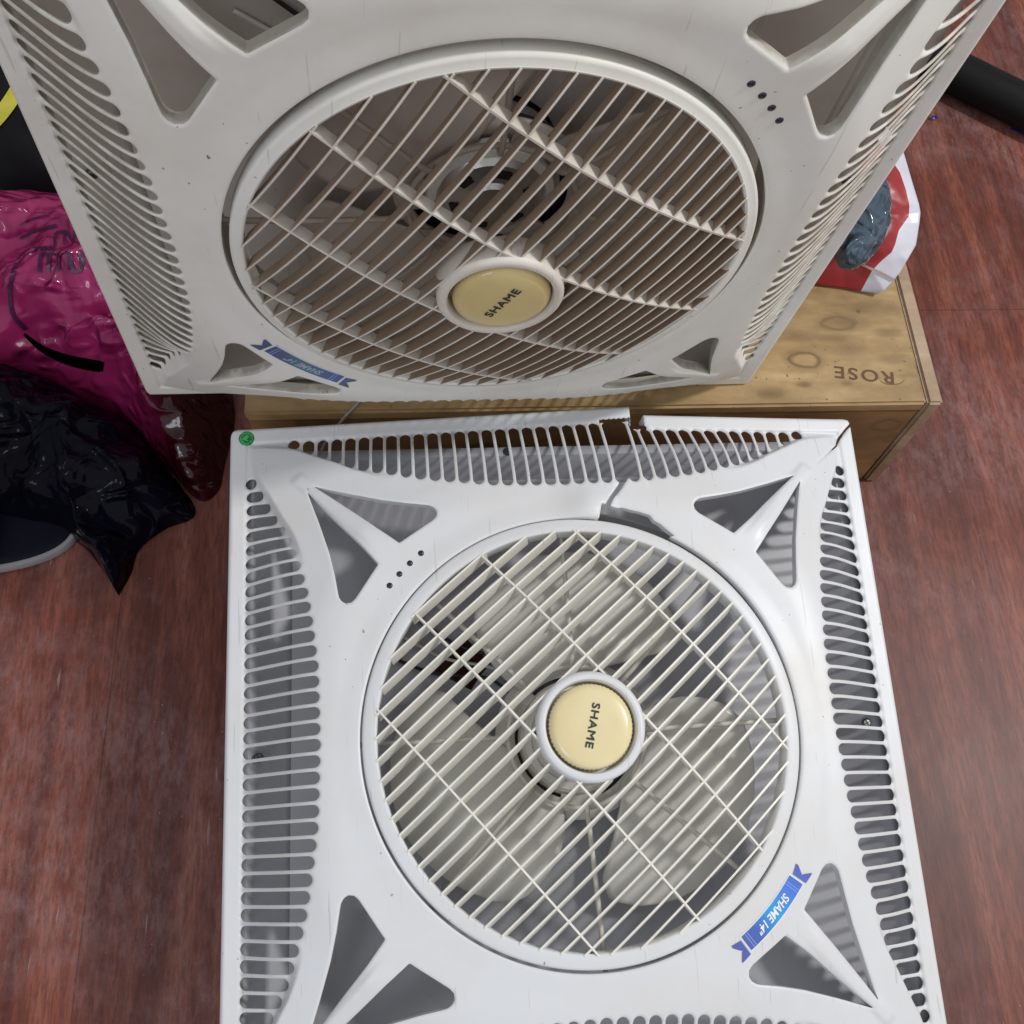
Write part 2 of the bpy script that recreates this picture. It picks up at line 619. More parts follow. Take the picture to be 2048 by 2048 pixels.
# ------------------------------------------------------------------ grille
def dome(r): return 64.0 + 29.0 * (1 - min(r / 172.0, 1.0) ** 2)


def make_grille(parent, mat, ring_mat, ang, off, zoff, sgn, pitch=13.75, shift=-2.0, side_mat=None, lean=3.4, ring_in=0.0):
    """ang: direction of the cross ribs (deg). louvre feet lean towards +rib axis * sgn"""
    er = (math.cos(math.radians(ang)), math.sin(math.radians(ang)))
    en = (-er[1], er[0])
    verts = []; faces = []; mid = []

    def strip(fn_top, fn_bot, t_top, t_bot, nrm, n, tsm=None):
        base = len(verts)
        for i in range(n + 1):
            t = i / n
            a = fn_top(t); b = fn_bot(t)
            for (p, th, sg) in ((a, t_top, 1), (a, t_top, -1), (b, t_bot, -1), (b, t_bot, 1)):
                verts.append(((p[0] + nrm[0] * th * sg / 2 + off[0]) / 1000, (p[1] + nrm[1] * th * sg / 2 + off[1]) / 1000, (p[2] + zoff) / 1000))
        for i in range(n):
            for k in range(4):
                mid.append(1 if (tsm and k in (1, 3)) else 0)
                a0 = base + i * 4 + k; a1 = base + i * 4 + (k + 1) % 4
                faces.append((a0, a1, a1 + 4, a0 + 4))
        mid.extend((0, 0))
        faces.append((base + 3, base + 2, base + 1, base)); e = base + n * 4
        faces.append((e, e + 1, e + 2, e + 3))
    R = 172.5
    hub = 42.0
    for j in range(-13, 14):
        p = j * pitch + shift
        if abs(p) > R - 4: continue
        qm = math.sqrt(R * R - p * p)
        segs = [(-qm, qm)]
        if abs(p) < hub:
            qh = math.sqrt(hub * hub - p * p)
            segs = [(-qm, -qh), (qh, qm)]
        for q0, q1 in segs:
            n = max(4, int((q1 - q0) / 9))

            def top(t, q0=q0, q1=q1, p=p):
                q = q0 + (q1 - q0) * t
                return (er[0] * p + en[0] * q, er[1] * p + en[1] * q, dome(math.hypot(p, q)))

            def bot(t, q0=q0, q1=q1, p=p):
                q = q0 + (q1 - q0) * t
                pp = p + lean * sgn
                return (er[0] * pp + en[0] * q, er[1] * pp + en[1] * q, dome(math.hypot(p, q)) - 14.5)
            strip(top, bot, 1.6, 1.1, er, n, True)
    for q in (-114, -38, 38, 114):
        pm = math.sqrt(R * R - q * q)
        segs = [(-pm, pm)]
        if abs(q) < hub:
            ph = math.sqrt(hub * hub - q * q)
            segs = [(-pm, -ph), (ph, pm)]
        for p0, p1 in segs:
            n = max(4, int((p1 - p0) / 9))

            def top(t, p0=p0, p1=p1, q=q):
                p = p0 + (p1 - p0) * t
                return (er[0] * p + en[0] * q, er[1] * p + en[1] * q, dome(math.hypot(p, q)) + 0.15)

            def bot(t, p0=p0, p1=p1, q=q):
                p = p0 + (p1 - p0) * t
                return (er[0] * p + en[0] * q, er[1] * p + en[1] * q, dome(math.hypot(p, q)) - 10)
            strip(top, bot, 1.6, 1.2, en, n)
    g = pymesh('louvre_grille', verts, faces, mat, parent)
    g.data.materials.append(side_mat or mat)
    g.data.polygons.foreach_set('material_index', mid)
    z = zoff / 1000
    prof = [(0.1832, 0.050), (0.1832, 0.0598), (0.1826, 0.0612), (0.1808, 0.0620), (0.1765, 0.0629), (0.1730, 0.0634), (0.1716, 0.0631), (0.1710, 0.0620), (0.1706, 0.052), (0.1706, 0.046), (0.179, 0.046)]
    ringo = bm_obj('grille_ring', lathe([(r - (ring_in if r > 0.1752 else 0), zz + z) for r, zz in prof], 192, off[0] / 1000, off[1] / 1000, close=True), ring_mat, parent, True, 50)
    return g, ringo


def text_mesh(name, s, size, mat, parent, origin, rot_deg, extrude=0.00012, bold=0.0, shear=0.0, sx=1.0, spacing=1.0, center=True, surf=None, heavy=0.0):
    cu = bpy.data.curves.new(name, 'FONT')
    cu.body = s; cu.size = size; cu.offset = bold; cu.shear = shear
    cu.space_character = spacing
    cu.align_x = 'CENTER' if center else 'LEFT'; cu.align_y = 'CENTER'
    cu.resolution_u = 4
    to = bpy.data.objects.new('tmp', cu)
    COL.objects.link(to)
    bpy.context.view_layer.update()
    me = bpy.data.meshes.new_from_object(to)
    bpy.data.objects.remove(to); bpy.data.curves.remove(cu)
    bm = bmesh.new(); bm.from_mesh(me)
    bmesh.ops.scale(bm, vec=(sx, 1, 1), verts=bm.verts)
    if surf is None:
        bmesh.ops.rotate(bm, cent=(0, 0, 0), matrix=Matrix.Rotation(math.radians(rot_deg), 3, 'Z'), verts=bm.verts)
        bmesh.ops.translate(bm, vec=origin, verts=bm.verts)
        if heavy:
            src = bm.verts[:] + bm.edges[:] + bm.faces[:]
            for q, (dx, dy) in enumerate(((heavy, 0), (0, heavy), (heavy, heavy))):
                d = bmesh.ops.duplicate(bm, geom=src)
                bmesh.ops.translate(bm, vec=(dx, dy, 0.00001 * (q + 1)), verts=[e for e in d['geom'] if isinstance(e, bmesh.types.BMVert)])
    else:
        bmesh.ops.triangulate(bm, faces=bm.faces)
        for v in bm.verts: v.co = surf(v.co.x, v.co.y)
    bm.to_mesh(me); bm.free()
    me.name = name
    me.materials.clear()
    return link_mesh(name, me, mat, parent, False)


def sticker_mat(name, g):
    m, nt, b = new_mat(name)
    at = N(nt, 'ShaderNodeAttribute', attribute_name='along')
    c = ramp(nt, at.outputs['Fac'], [(0.0, (0.10, 0.13, 0.42)), (0.22, (0.07, 0.20, 0.80)), (0.5, (0.02, 0.40, 0.85)), (0.72, (0.07, 0.14, 0.52)), (1.0, (0.10, 0.13, 0.42))])
    c = mixrgb(nt, g, c, (0.05, 0.065, 0.10, 1))
    L(nt, c, b.inputs['Base Color']); b.inputs['Roughness'].default_value = 0.3
    return m


M_RIBBON = sticker_mat("blue_ribbon_print", 0.12)
M_RIBBON_OLD = sticker_mat("faded_ribbon_print", 0.74)
M_PRINTW_OLD = simple("dull_print", (0.40, 0.45, 0.50), 0.4)
M_PAPER = simple("sticker_white", (0.80, 0.82, 0.86), 0.35)
M_PRINTW = simple("white_print", (0.85, 0.87, 0.9), 0.35)


def make_sticker(parent, a0, a1, rib, prn):
    """ribbon printed round the grille, angles in degrees clockwise from a0 to a1"""
    def S(t, r, lift):
        a = math.radians(a0 + (a1 - a0) * t)
        u, v = r * math.cos(a), r * math.sin(a)
        return (u / 1000, v / 1000, float(height(np.array(u), np.array(v))) / 1000 + lift)

    def patch(name, outline, lift, mat, par, n=24):
        # outline: function t->(r0,r1) over t range list
        vs = []; fs = []; al = []
        for i, (t, r0, r1) in enumerate(outline):
            for k in range(5):
                r = r0 + (r1 - r0) * k / 4
                vs.append(S(t, r, lift)); al.append(t)
        for i in range(len(outline) - 1):
            for k in range(4):
                a = i * 5 + k
                fs.append((a, a + 1, a + 6, a + 5))
        o = pymesh(name, vs, fs, mat, par)
        at = o.data.attributes.new('along', 'FLOAT', 'POINT')
        at.data.foreach_set('value', al)
        return o
    main = [(0.13 + 0.74 * i / 24, 200.2, 212.6) for i in range(25)]
    st = patch('ribbon_sticker', [(0.115 + 0.77 * i / 24, 199.2, 213.6) for i in range(25)], 0.00025, M_PAPER, parent)
    patch('ribbon_band', main, 0.0005, rib, st)
    # swallow tails, forked at the outer end
    for sgn_, t0 in ((-1, 0.105), (1, 0.895)):
        rows = []
        for k in range(9):
            f = k / 8
            rows.append((t0 + sgn_ * 0.10 * f, f))
        for half in (0, 1):
            ol = []
            for t, f in rows:
                mid_ = 208.5
                notch = max(0.0, (f - 0.45) / 0.55)
                if half == 0: ol.append((t, 202.0 - 1.5 * f, mid_ - 6.0 * notch * 0.98))
                else: ol.append((t, mid_ + 6.0 * notch * 0.98, 214.5 + 1.0 * f))
            patch('ribbon_tail', ol, 0.0005, rib, st)
    for tt in (0.19, 0.215, 0.80, 0.825):
        patch('ribbon_stripe', [(tt + 0.02 * math.sin(i / 6 * 3.1) * (1 if tt < .5 else -1), 200.5 + 2 * i, 200.5 + 2 * i + 2) for i in range(7)] if False else
              [(tt, 200.6, 212.2), (tt + 0.007, 200.6, 212.2)], 0.0007, simple("pale_blue_print", (0.25, 0.42, 0.85), 0.3), st)
    arc = math.radians(abs(a1 - a0)) * 206.4
    def surf(x, y):
        t = 0.5 + x * 1000 / arc
        return Vector(S(t, 206.2 + y * 1000, 0.0008))
    text_mesh('sticker_lettering', 'SHAME 14"', 0.0088, prn, st, None, 0, bold=0.00022, shear=0.25, sx=0.88, surf=surf)
    return st


# ------------------------------------------------------------------ a complete ceiling fan
def make_fan(name, mat4, label, broken, mats, rib_ang, sgn, g_off, g_z, dots_c, stick, cap_rot, cap_off, ink, blade_angs, group):
    mw, mg, mh, mb, mr, mc = mats
    root = empty(name, mat4, label, 'ceiling fan', group)
    fr = make_frame('square_frame', mw, root, broken)
    # housing tray
    bm = bmesh.new()
    def sq(h, z, r=0.02, n=6):
        out = []
        ys = 0.0155 * smooth_s((h - 0.262) / 0.007)
        xs = 0.0125 * smooth_s((h - 0.262) / 0.007)
        for cx, cy, a in ((1, 1, 0), (-1, 1, 90), (-1, -1, 180), (1, -1, 270)):
            for k in range(n + 1):
                t = math.radians(a + 90 * k / n)
                x_ = cx * (h - r) + r * math.cos(t); y_ = cy * (h - r) + r * math.sin(t)
                if x_ < 0 or broken: x_ += cx * xs
                if y_ < 0 or not broken: y_ += cy * ys
                out.append(bm.verts.new((x_, y_, z)))
        return out
    lv = [sq(0.279, -0.0075), sq(0.271, -0.0075), sq(0.2695, -0.0095), sq(0.2555, -0.034), sq(0.250, -0.0365)]
    for a, b in zip(lv, lv[1:]):
        for k in range(len(a)):
            k2 = (k + 1) % len(a)
            bm.faces.new((a[k], a[k2], b[k2], b[k]))
    bmesh.ops.recalc_face_normals(bm, faces=bm.faces)
    ho = bm_obj('metal_housing', bm, mh, root, True, 25)
    so = ho.modifiers.new('s', 'SOLIDIFY'); so.thickness = 0.0012
    make_plate('back_plate', mh, root, -35.0, 0 if broken else -90)
    bm_obj('rear_casing', lathe([(0.195, -0.0375), (0.195, -0.118), (0.1935, -0.118), (0.1935, -0.0375)] if broken else [(0.195, -0.0375), (0.195, -0.118), (0, -0.118), (0, -0.1165), (0.1935, -0.1165), (0.1935, -0.0375)], 96, close=True), mh, root, True, 40)
    # shallow shroud ring behind the grille
    bm_obj('shroud', lathe([(0.196, 0.040), (0.193, 0.026), (0.190, 0.012), (0.1915, 0.012), (0.1945, 0.026), (0.1975, 0.040)], 128, close=True), mh, root, True, 40)
    # grille
    g, ring = make_grille(root, mg, mw, rib_ang, g_off, g_z, sgn, side_mat=M_LOUVRE_SIDE if not broken else None, lean=3.9 if broken else 5.4, ring_in=0.0 if broken else 0.0030)
    ox, oy, oz = g_off[0] / 1000, g_off[1] / 1000, g_z / 1000
    # hub collar and cap
    z0 = 0.0945 + oz
    prof = [(0.0440, z0 - 0.020), (0.0442, z0 - 0.004), (0.0436, z0 - 0.0016), (0.0420, z0), (0.0395, z0 + 0.0006), (0.0375, z0), (0.0366, z0 - 0.0016), (0.0362, z0 - 0.005), (0.0358, z0 - 0.014), (0.010, z0 - 0.014), (0.010, z0 - 0.02)]
    bm_obj('hub_collar', lathe(prof, 128, ox, oy, close=True), mg if not broken else mw, root, True, 40)
    seg = 180
    prof = [(0.0338, z0 - 0.0135), (0.0338, z0 - 0.0075), (0.0339, z0 - 0.004), (0.0332, z0 - 0.0015), (0.0315, z0 + 0.0004), (0.028, z0 + 0.0014), (0.018, z0 + 0.0018), (0.0, z0 + 0.0019)]
    bm = lathe(prof, seg, ox + cap_off[0], oy + cap_off[1])
    for v in bm.verts:    # knurled skirt
        dx, dy = v.co.x - ox - cap_off[0], v.co.y - oy - cap_off[1]
        if math.hypot(dx, dy) > 0.0335 and v.co.z < z0 - 0.003:
            k = 1 + 0.012 * math.cos(math.atan2(dy, dx) * 60)
            v.co.x = ox + cap_off[0] + dx * k; v.co.y = oy + cap_off[1] + dy * k
    cap = bm_obj('hub_cap', bm, mc, root, True, 35)
    text_mesh('cap_lettering', 'SHAME', 0.0088, ink, cap, (ox + cap_off[0], oy + cap_off[1], z0 + 0.0023), cap_rot, bold=0.0, sx=1.22, spacing=1.12, heavy=0.00045)
    # indicator lamps
    for k in range(4):
        a = math.radians(dots_c + (k - 1.5) * 3.65)
        bm = lathe([(0.0026, 0.0), (0.0026, 0.0012), (0.0016, 0.0018), (0, 0.0020)], 20, 0.2042 * math.cos(a), 0.2042 * math.sin(a))
        u, v = 204.2 * math.cos(a), 204.2 * math.sin(a)
        bmesh.ops.translate(bm, vec=(0, 0, float(height(np.array(u), np.array(v))) / 1000 - 0.0010), verts=bm.verts)
        bm_obj('indicator_light', bm, M_HOLE, root, True)
    make_sticker(root, *stick, M_RIBBON if broken else M_RIBBON_OLD, M_PRINTW if broken else M_PRINTW_OLD)
    # support wires
    for k, a in enumerate((1, -43, -88, -135, 180, 135, 91, 46)):
        a = math.radians(a + (0 if broken else 0))
        pts = [(0.058 * math.cos(a), 0.058 * math.sin(a), 0.020), (0.075 * math.cos(a), 0.075 * math.sin(a), 0.032), (0.18 * math.cos(a), 0.18 * math.sin(a), 0.034), (0.189 * math.cos(a), 0.189 * math.sin(a), 0.030)]
        bm_obj('support_wire', tube(catmull(pts, 6), 0.0022, 8), mr, root, True)
    bm_obj('wire_ring', lathe([(0.060 + 0.0022 * math.cos(t), 0.020 + 0.0022 * math.sin(t)) for t in [k * math.pi / 4 for k in range(8)]], 64, close=True), mr, root, True)
    # motor
    mm = M_ROD if broken else M_STEEL
    mot = bm_obj('motor', lathe([(0, 0.019), (0.016, 0.019), (0.019, 0.016), (0.034, 0.014), (0.038, 0.010), (0.047, 0.008), (0.050, 0.004), (0.050, -0.030), (0.044, -0.040), (0.044, -0.075), (0, -0.078)], 96), mm, root, True, 30)
    bm_obj('motor_band', lathe([(0.0386, 0.0098), (0.0395, 0.0118), (0.0455, 0.0102), (0.0462, 0.0082)], 96, close=True), M_ROD, mot, True, 30)
    for k in range(6):
        a = 2 * math.pi * k / 6 + 0.3
        bm = bmesh.new()
        bmesh.ops.create_cube(bm, size=1, matrix=Matrix.Rotation(a, 4, 'Z') @ Matrix.Translation((0.0265, 0, 0.0148)) @ Matrix.Diagonal((0.008, 0.012, 0.002, 1)))
        bmesh.ops.bevel(bm, geom=bm.edges, offset=0.0009, segments=2, affect='EDGES')
        bm_obj('motor_vent', bm, M_BLACK, mot)
    bm_obj('hub_gap_shade', lathe([(0.0505, -0.006), (0.0505, -0.001), (0.064, -0.001), (0.064, -0.006)], 72, close=True), M_BLACK, mot)  # added black ring: painted shade for the gap round the motor
    for k, a in enumerate((90, 0)):
        bm = bmesh.new()
        bmesh.ops.create_cube(bm, size=1, matrix=Matrix.Rotation(math.radians(a), 4, 'Z') @ Matrix.Translation((0, 0, -0.040 - 0.004 * k)) @ Matrix.Diagonal((0.36, 0.024, 0.003, 1)))
        bm_obj('motor_bracket', bm, mh, root)
    # lead wires
    for k in range(3):
        a = 2.3 + 0.12 * k
        pts = [(0.050 * math.cos(a), 0.050 * math.sin(a), -0.02), (0.09 * math.cos(a - .1), 0.09 * math.sin(a - .1), -0.026), (0.14 * math.cos(a + .1), 0.14 * math.sin(a + .1), -0.030), (0.20 * math.cos(a + .12), 0.20 * math.sin(a + .12), -0.032)]
        bm_obj('lead_wire', tube(catmull(pts, 8), 0.0016, 6), (M_BLACK, M_ROD, M_BLACK)[k], root, True)
    # impeller: spoked hub and three broad blades
    bm = bmesh.new()
    nn = 180
    for k in range(nn):
        a0, a1 = 2 * math.pi * k / nn, 2 * math.pi * (k + 1) / nn
        bridge = abs(((math.degrees(a0) - blade_angs[0] - 60 + 60) % 120) - 60) < 17
        r0 = 0.0495 if bridge else (0.0535 if broken else 0.0590)
        v = [bm.verts.new((r * math.cos(a), r * math.sin(a), zz)) for r, a, zz in ((r0, a0, 0.009), (0.070, a0, 0.006), (0.070, a1, 0.006), (r0, a1, 0.009))]
        bm.faces.new(v)
    bmesh.ops.remove_doubles(bm, verts=bm.verts, dist=1e-5)
    bh = bm_obj('blade_hub', bm, mb, root, True)
    bh.modifiers.new('s', 'SOLIDIFY').thickness = 0.003
    RR = [0.055, 0.079, 0.100, 0.120, 0.138, 0.150, 0.160, 0.166, 0.1675]
    LO = [-16, -34, -43, -49, -48, -39, -27, -13, -5]
    HI = [49, 52, 50, 46, 41, 35, 19, 6, -4]
    for ba in blade_angs:
        vs = []; fs = []
        nr, na = 34, 30
        for i in range(nr + 1):
            t = 1 - (1 - i / nr) ** 1.7
            r = RR[0] + (RR[-1] - RR[0]) * t
            lo = float(np.interp(r, RR, LO)); hi = float(np.interp(r, RR, HI))
            for j in range(na + 1):
                q = j / na
                ang = lo + (hi - lo) * q
                a = math.radians(ba + ang)
                s_ = ang / 50.0
                z = 0.006 + 0.0135 * s_ * smooth_s((r - 0.055) / 0.05) + 0.004 * (1 - s_ * s_)
                vs.append((r * math.cos(a), r * math.sin(a), z))
        for i in range(nr):
            for j in range(na):
                q = i * (na + 1) + j
                fs.append((q, q + 1, q + na + 2, q + na + 1))
        b = pymesh('fan_blade', vs, fs, mb, root, True)
        m_ = b.modifiers.new('s', 'SOLIDIFY'); m_.thickness = 0.0018
    # screws on the housing flange
    for (u, v) in ((-0.2745, -0.003), (0.2745, 0.0), (-0.043, 0.2745), (0.02, -0.2745)):
        bm = lathe([(0.0042, -0.0075), (0.0042, -0.0056), (0.0030, -0.0046), (0, -0.0044)], 20, u, v)
        sc = bm_obj('screw', bm, M_SCREW, root, True, 30)
        bm = bmesh.new()
        for aa in (0.4, 0.4 + math.pi / 2):
            bmesh.ops.create_cube(bm, size=1, matrix=Matrix.Translation((u, v, -0.0043)) @ Matrix.Rotation(aa, 4, 'Z') @ Matrix.Diagonal((0.005, 0.0009, 0.0006, 1)))
        bm_obj('screw_slot', bm, M_BLACK, sc)
    return root


LOW = Matrix(((0.99933097, -0.01489746, 0.03340182, 0.11174664),
              (0.01889684, 0.99224985, -0.12281348, 0.18220671),
              (-0.03131334, 0.12336250, 0.99186752, 0.16909242), (0, 0, 0, 1)))
UPP = Matrix(((0.99732948, 0.06180635, 0.03890859, 0.03959161),
              (0.04153099, -0.04172681, -0.99826552, 0.51370255),
              (-0.06007562, 0.99721555, -0.04418226, 0.49846229), (0, 0, 0, 1)))

# ------------------------------------------------------------------ floor
def floor_mat():
    m, nt, b = new_mat("varnished_red_brown_floor")
    tc = N(nt, 'ShaderNodeTexCoord')
    mp = N(nt, 'ShaderNodeMapping'); mp.inputs['Scale'].default_value = (1, 0.09, 1); mp.inputs['Rotation'].default_value = (0, 0, math.radians(-3))
    L(nt, tc.outputs['Object'], mp.inputs[0])
    g1 = N(nt, 'ShaderNodeTexNoise', ins={'Scale': 24, 'Detail': 8, 'Roughness': 0.62, 'Distortion': 0.25}); L(nt, mp.outputs[0], g1.inputs['Vector'])
    mpg = N(nt, 'ShaderNodeMapping'); mpg.inputs['Scale'].default_value = (1, 0.13, 1); L(nt, tc.outputs['Object'], mpg.inputs[0])
    g2 = N(nt, 'ShaderNodeTexNoise', ins={'Scale': 260, 'Detail': 4, 'Roughness': 0.75}); L(nt, mpg.outputs[0], g2.inputs['Vector'])
    base = ramp(nt, g1.outputs['Fac'], [(0.32, (0.075, 0.017, 0.011)), (0.45, (0.165, 0.042, 0.026)), (0.56, (0.265, 0.076, 0.044)), (0.70, (0.36, 0.132, 0.084))])
    base = mixrgb(nt, ramp(nt, g2.outputs['Fac'], [(0.42, (0, 0, 0)), (0.6, (0.6,) * 3)]), base, (0.075, 0.018, 0.011, 1))
    # boards
    sx = N(nt, 'ShaderNodeSeparateXYZ'); L(nt, tc.outputs['Object'], sx.inputs[0])
    dv = N(nt, 'ShaderNodeMath', operation='MULTIPLY_ADD', ins={1: 1 / 0.197, 2: 100.79}); L(nt, sx.outputs[0], dv.inputs[0])
    fl = N(nt, 'ShaderNodeMath', operation='FLOOR'); L(nt, dv.outputs[0], fl.inputs[0])
    wn = N(nt, 'ShaderNodeTexWhiteNoise', noise_dimensions='1D'); L(nt, fl.outputs[0], wn.inputs['W'])
    vy = N(nt, 'ShaderNodeMath', operation='MULTIPLY_ADD', ins={1: 1.21}); L(nt, wn.outputs[0], vy.inputs[0]); L(nt, sx.outputs[1], vy.inputs[2])
    tint = ramp(nt, wn.outputs[0], [(0, (0.72, 0.72, 0.78)), (1, (1.15, 1.08, 1.05))])
    base = mixrgb(nt, 1.0, base, tint, 'MULTIPLY')
    fr = N(nt, 'ShaderNodeMath', operation='FRACT'); L(nt, dv.outputs[0], fr.inputs[0])
    e1 = N(nt, 'ShaderNodeMath', operation='LESS_THAN', ins={1: 0.006}); L(nt, fr.outputs[0], e1.inputs[0])
    # end joint on every board row
    ym = N(nt, 'ShaderNodeMath', operation='MULTIPLY_ADD', ins={1: 0.83, 2: 100.0}); L(nt, vy.outputs[0], ym.inputs[0])
    fy = N(nt, 'ShaderNodeMath', operation='FRACT'); L(nt, ym.outputs[0], fy.inputs[0])
    e2 = N(nt, 'ShaderNodeMath', operation='LESS_THAN', ins={1: 0.0012}); L(nt, fy.outputs[0], e2.inputs[0])
    em = N(nt, 'ShaderNodeMath', operation='MAXIMUM'); L(nt, e1.outputs[0], em.inputs[0]); L(nt, e2.outputs[0], em.inputs[1])
    ef = N(nt, 'ShaderNodeMath', operation='MULTIPLY', ins={1: 0.6}); L(nt, em.outputs[0], ef.inputs[0])
    base = mixrgb(nt, ef.outputs[0], base, (0.02, 0.007, 0.006, 1))
    # dusty scuffed film: large cloudy patches broken into streaks
    n3 = N(nt, 'ShaderNodeTexNoise', ins={'Scale': 4.2, 'Detail': 7, 'Roughness': 0.68, 'Distortion': 0.6}); L(nt, tc.outputs['Object'], n3.inputs['Vector'])
    mp2 = N(nt, 'ShaderNodeMapping'); mp2.inputs['Scale'].default_value = (1, 0.4, 1); mp2.inputs['Rotation'].default_value = (0, 0, math.radians(8))
    L(nt, tc.outputs['Object'], mp2.inputs[0])
    n4 = N(nt, 'ShaderNodeTexNoise', ins={'Scale': 85, 'Detail': 8, 'Roughness': 0.78}); L(nt, mp2.outputs[0], n4.inputs['Vector'])
    f3 = ramp(nt, n3.outputs['Fac'], [(0.43, (0, 0, 0)), (0.68, (1, 1, 1))])
    f4 = ramp(nt, n4.outputs['Fac'], [(0.42, (0.12,) * 3), (0.60, (1, 1, 1))])
    fm = N(nt, 'ShaderNodeMath', operation='MULTIPLY'); L(nt, f3, fm.inputs[0]); L(nt, f4, fm.inputs[1])
    fs = N(nt, 'ShaderNodeMath', operation='MULTIPLY_ADD', ins={1: 0.46, 2: 0.02}); L(nt, fm.outputs[0], fs.inputs[0])
    base = mixrgb(nt, fs.outputs[0], base, (0.37, 0.25, 0.255, 1))
    # crumbs and scratches
    n5 = N(nt, 'ShaderNodeTexNoise', ins={'Scale': 230, 'Detail': 2}); L(nt, tc.outputs['Object'], n5.inputs['Vector'])
    base = mixrgb(nt, ramp(nt, n5.outputs['Fac'], [(0.745, (0, 0, 0)), (0.77, (0.5,) * 3)]), base, (0.45, 0.37, 0.33, 1))
    mp3 = N(nt, 'ShaderNodeMapping'); mp3.inputs['Scale'].default_value = (1, 0.10, 1); mp3.inputs['Rotation'].default_value = (0, 0, math.radians(17))
    L(nt, tc.outputs['Object'], mp3.inputs[0])
    n6 = N(nt, 'ShaderNodeTexNoise', ins={'Scale': 170, 'Detail': 3}); L(nt, mp3.outputs[0], n6.inputs['Vector'])
    fx = N(nt, 'ShaderNodeMath', operation='MULTIPLY'); L(nt, ramp(nt, n6.outputs['Fac'], [(0.69, (0, 0, 0)), (0.74, (0.5,) * 3)]), fx.inputs[0]); L(nt, f3, fx.inputs[1])
    base = mixrgb(nt, fx.outputs[0], base, (0.55, 0.46, 0.45, 1))
    L(nt, base, b.inputs['Base Color'])
    rr = N(nt, 'ShaderNodeMapRange', ins={'To Min': 0.42, 'To Max': 0.66}); L(nt, fm.outputs[0], rr.inputs[0]); L(nt, rr.outputs[0], b.inputs['Roughness'])
    b.inputs['Specular IOR Level'].default_value = 0.28
    bump(nt, b, g2.outputs['Fac'], 0.15, 0.001)
    return m


fo = pymesh('floor', [(-4, -3, 0), (4, -3, 0), (4, 5, 0), (-4, 5, 0)], [(0, 1, 2, 3)], floor_mat())
tag(fo, kind='structure')

# ------------------------------------------------------------------ wooden box
def N_scale(nt, src, k):
    m = N(nt, 'ShaderNodeMath', operation='MULTIPLY', ins={1: k})
    L(nt, src, m.inputs[0])
    return m.outputs[0]


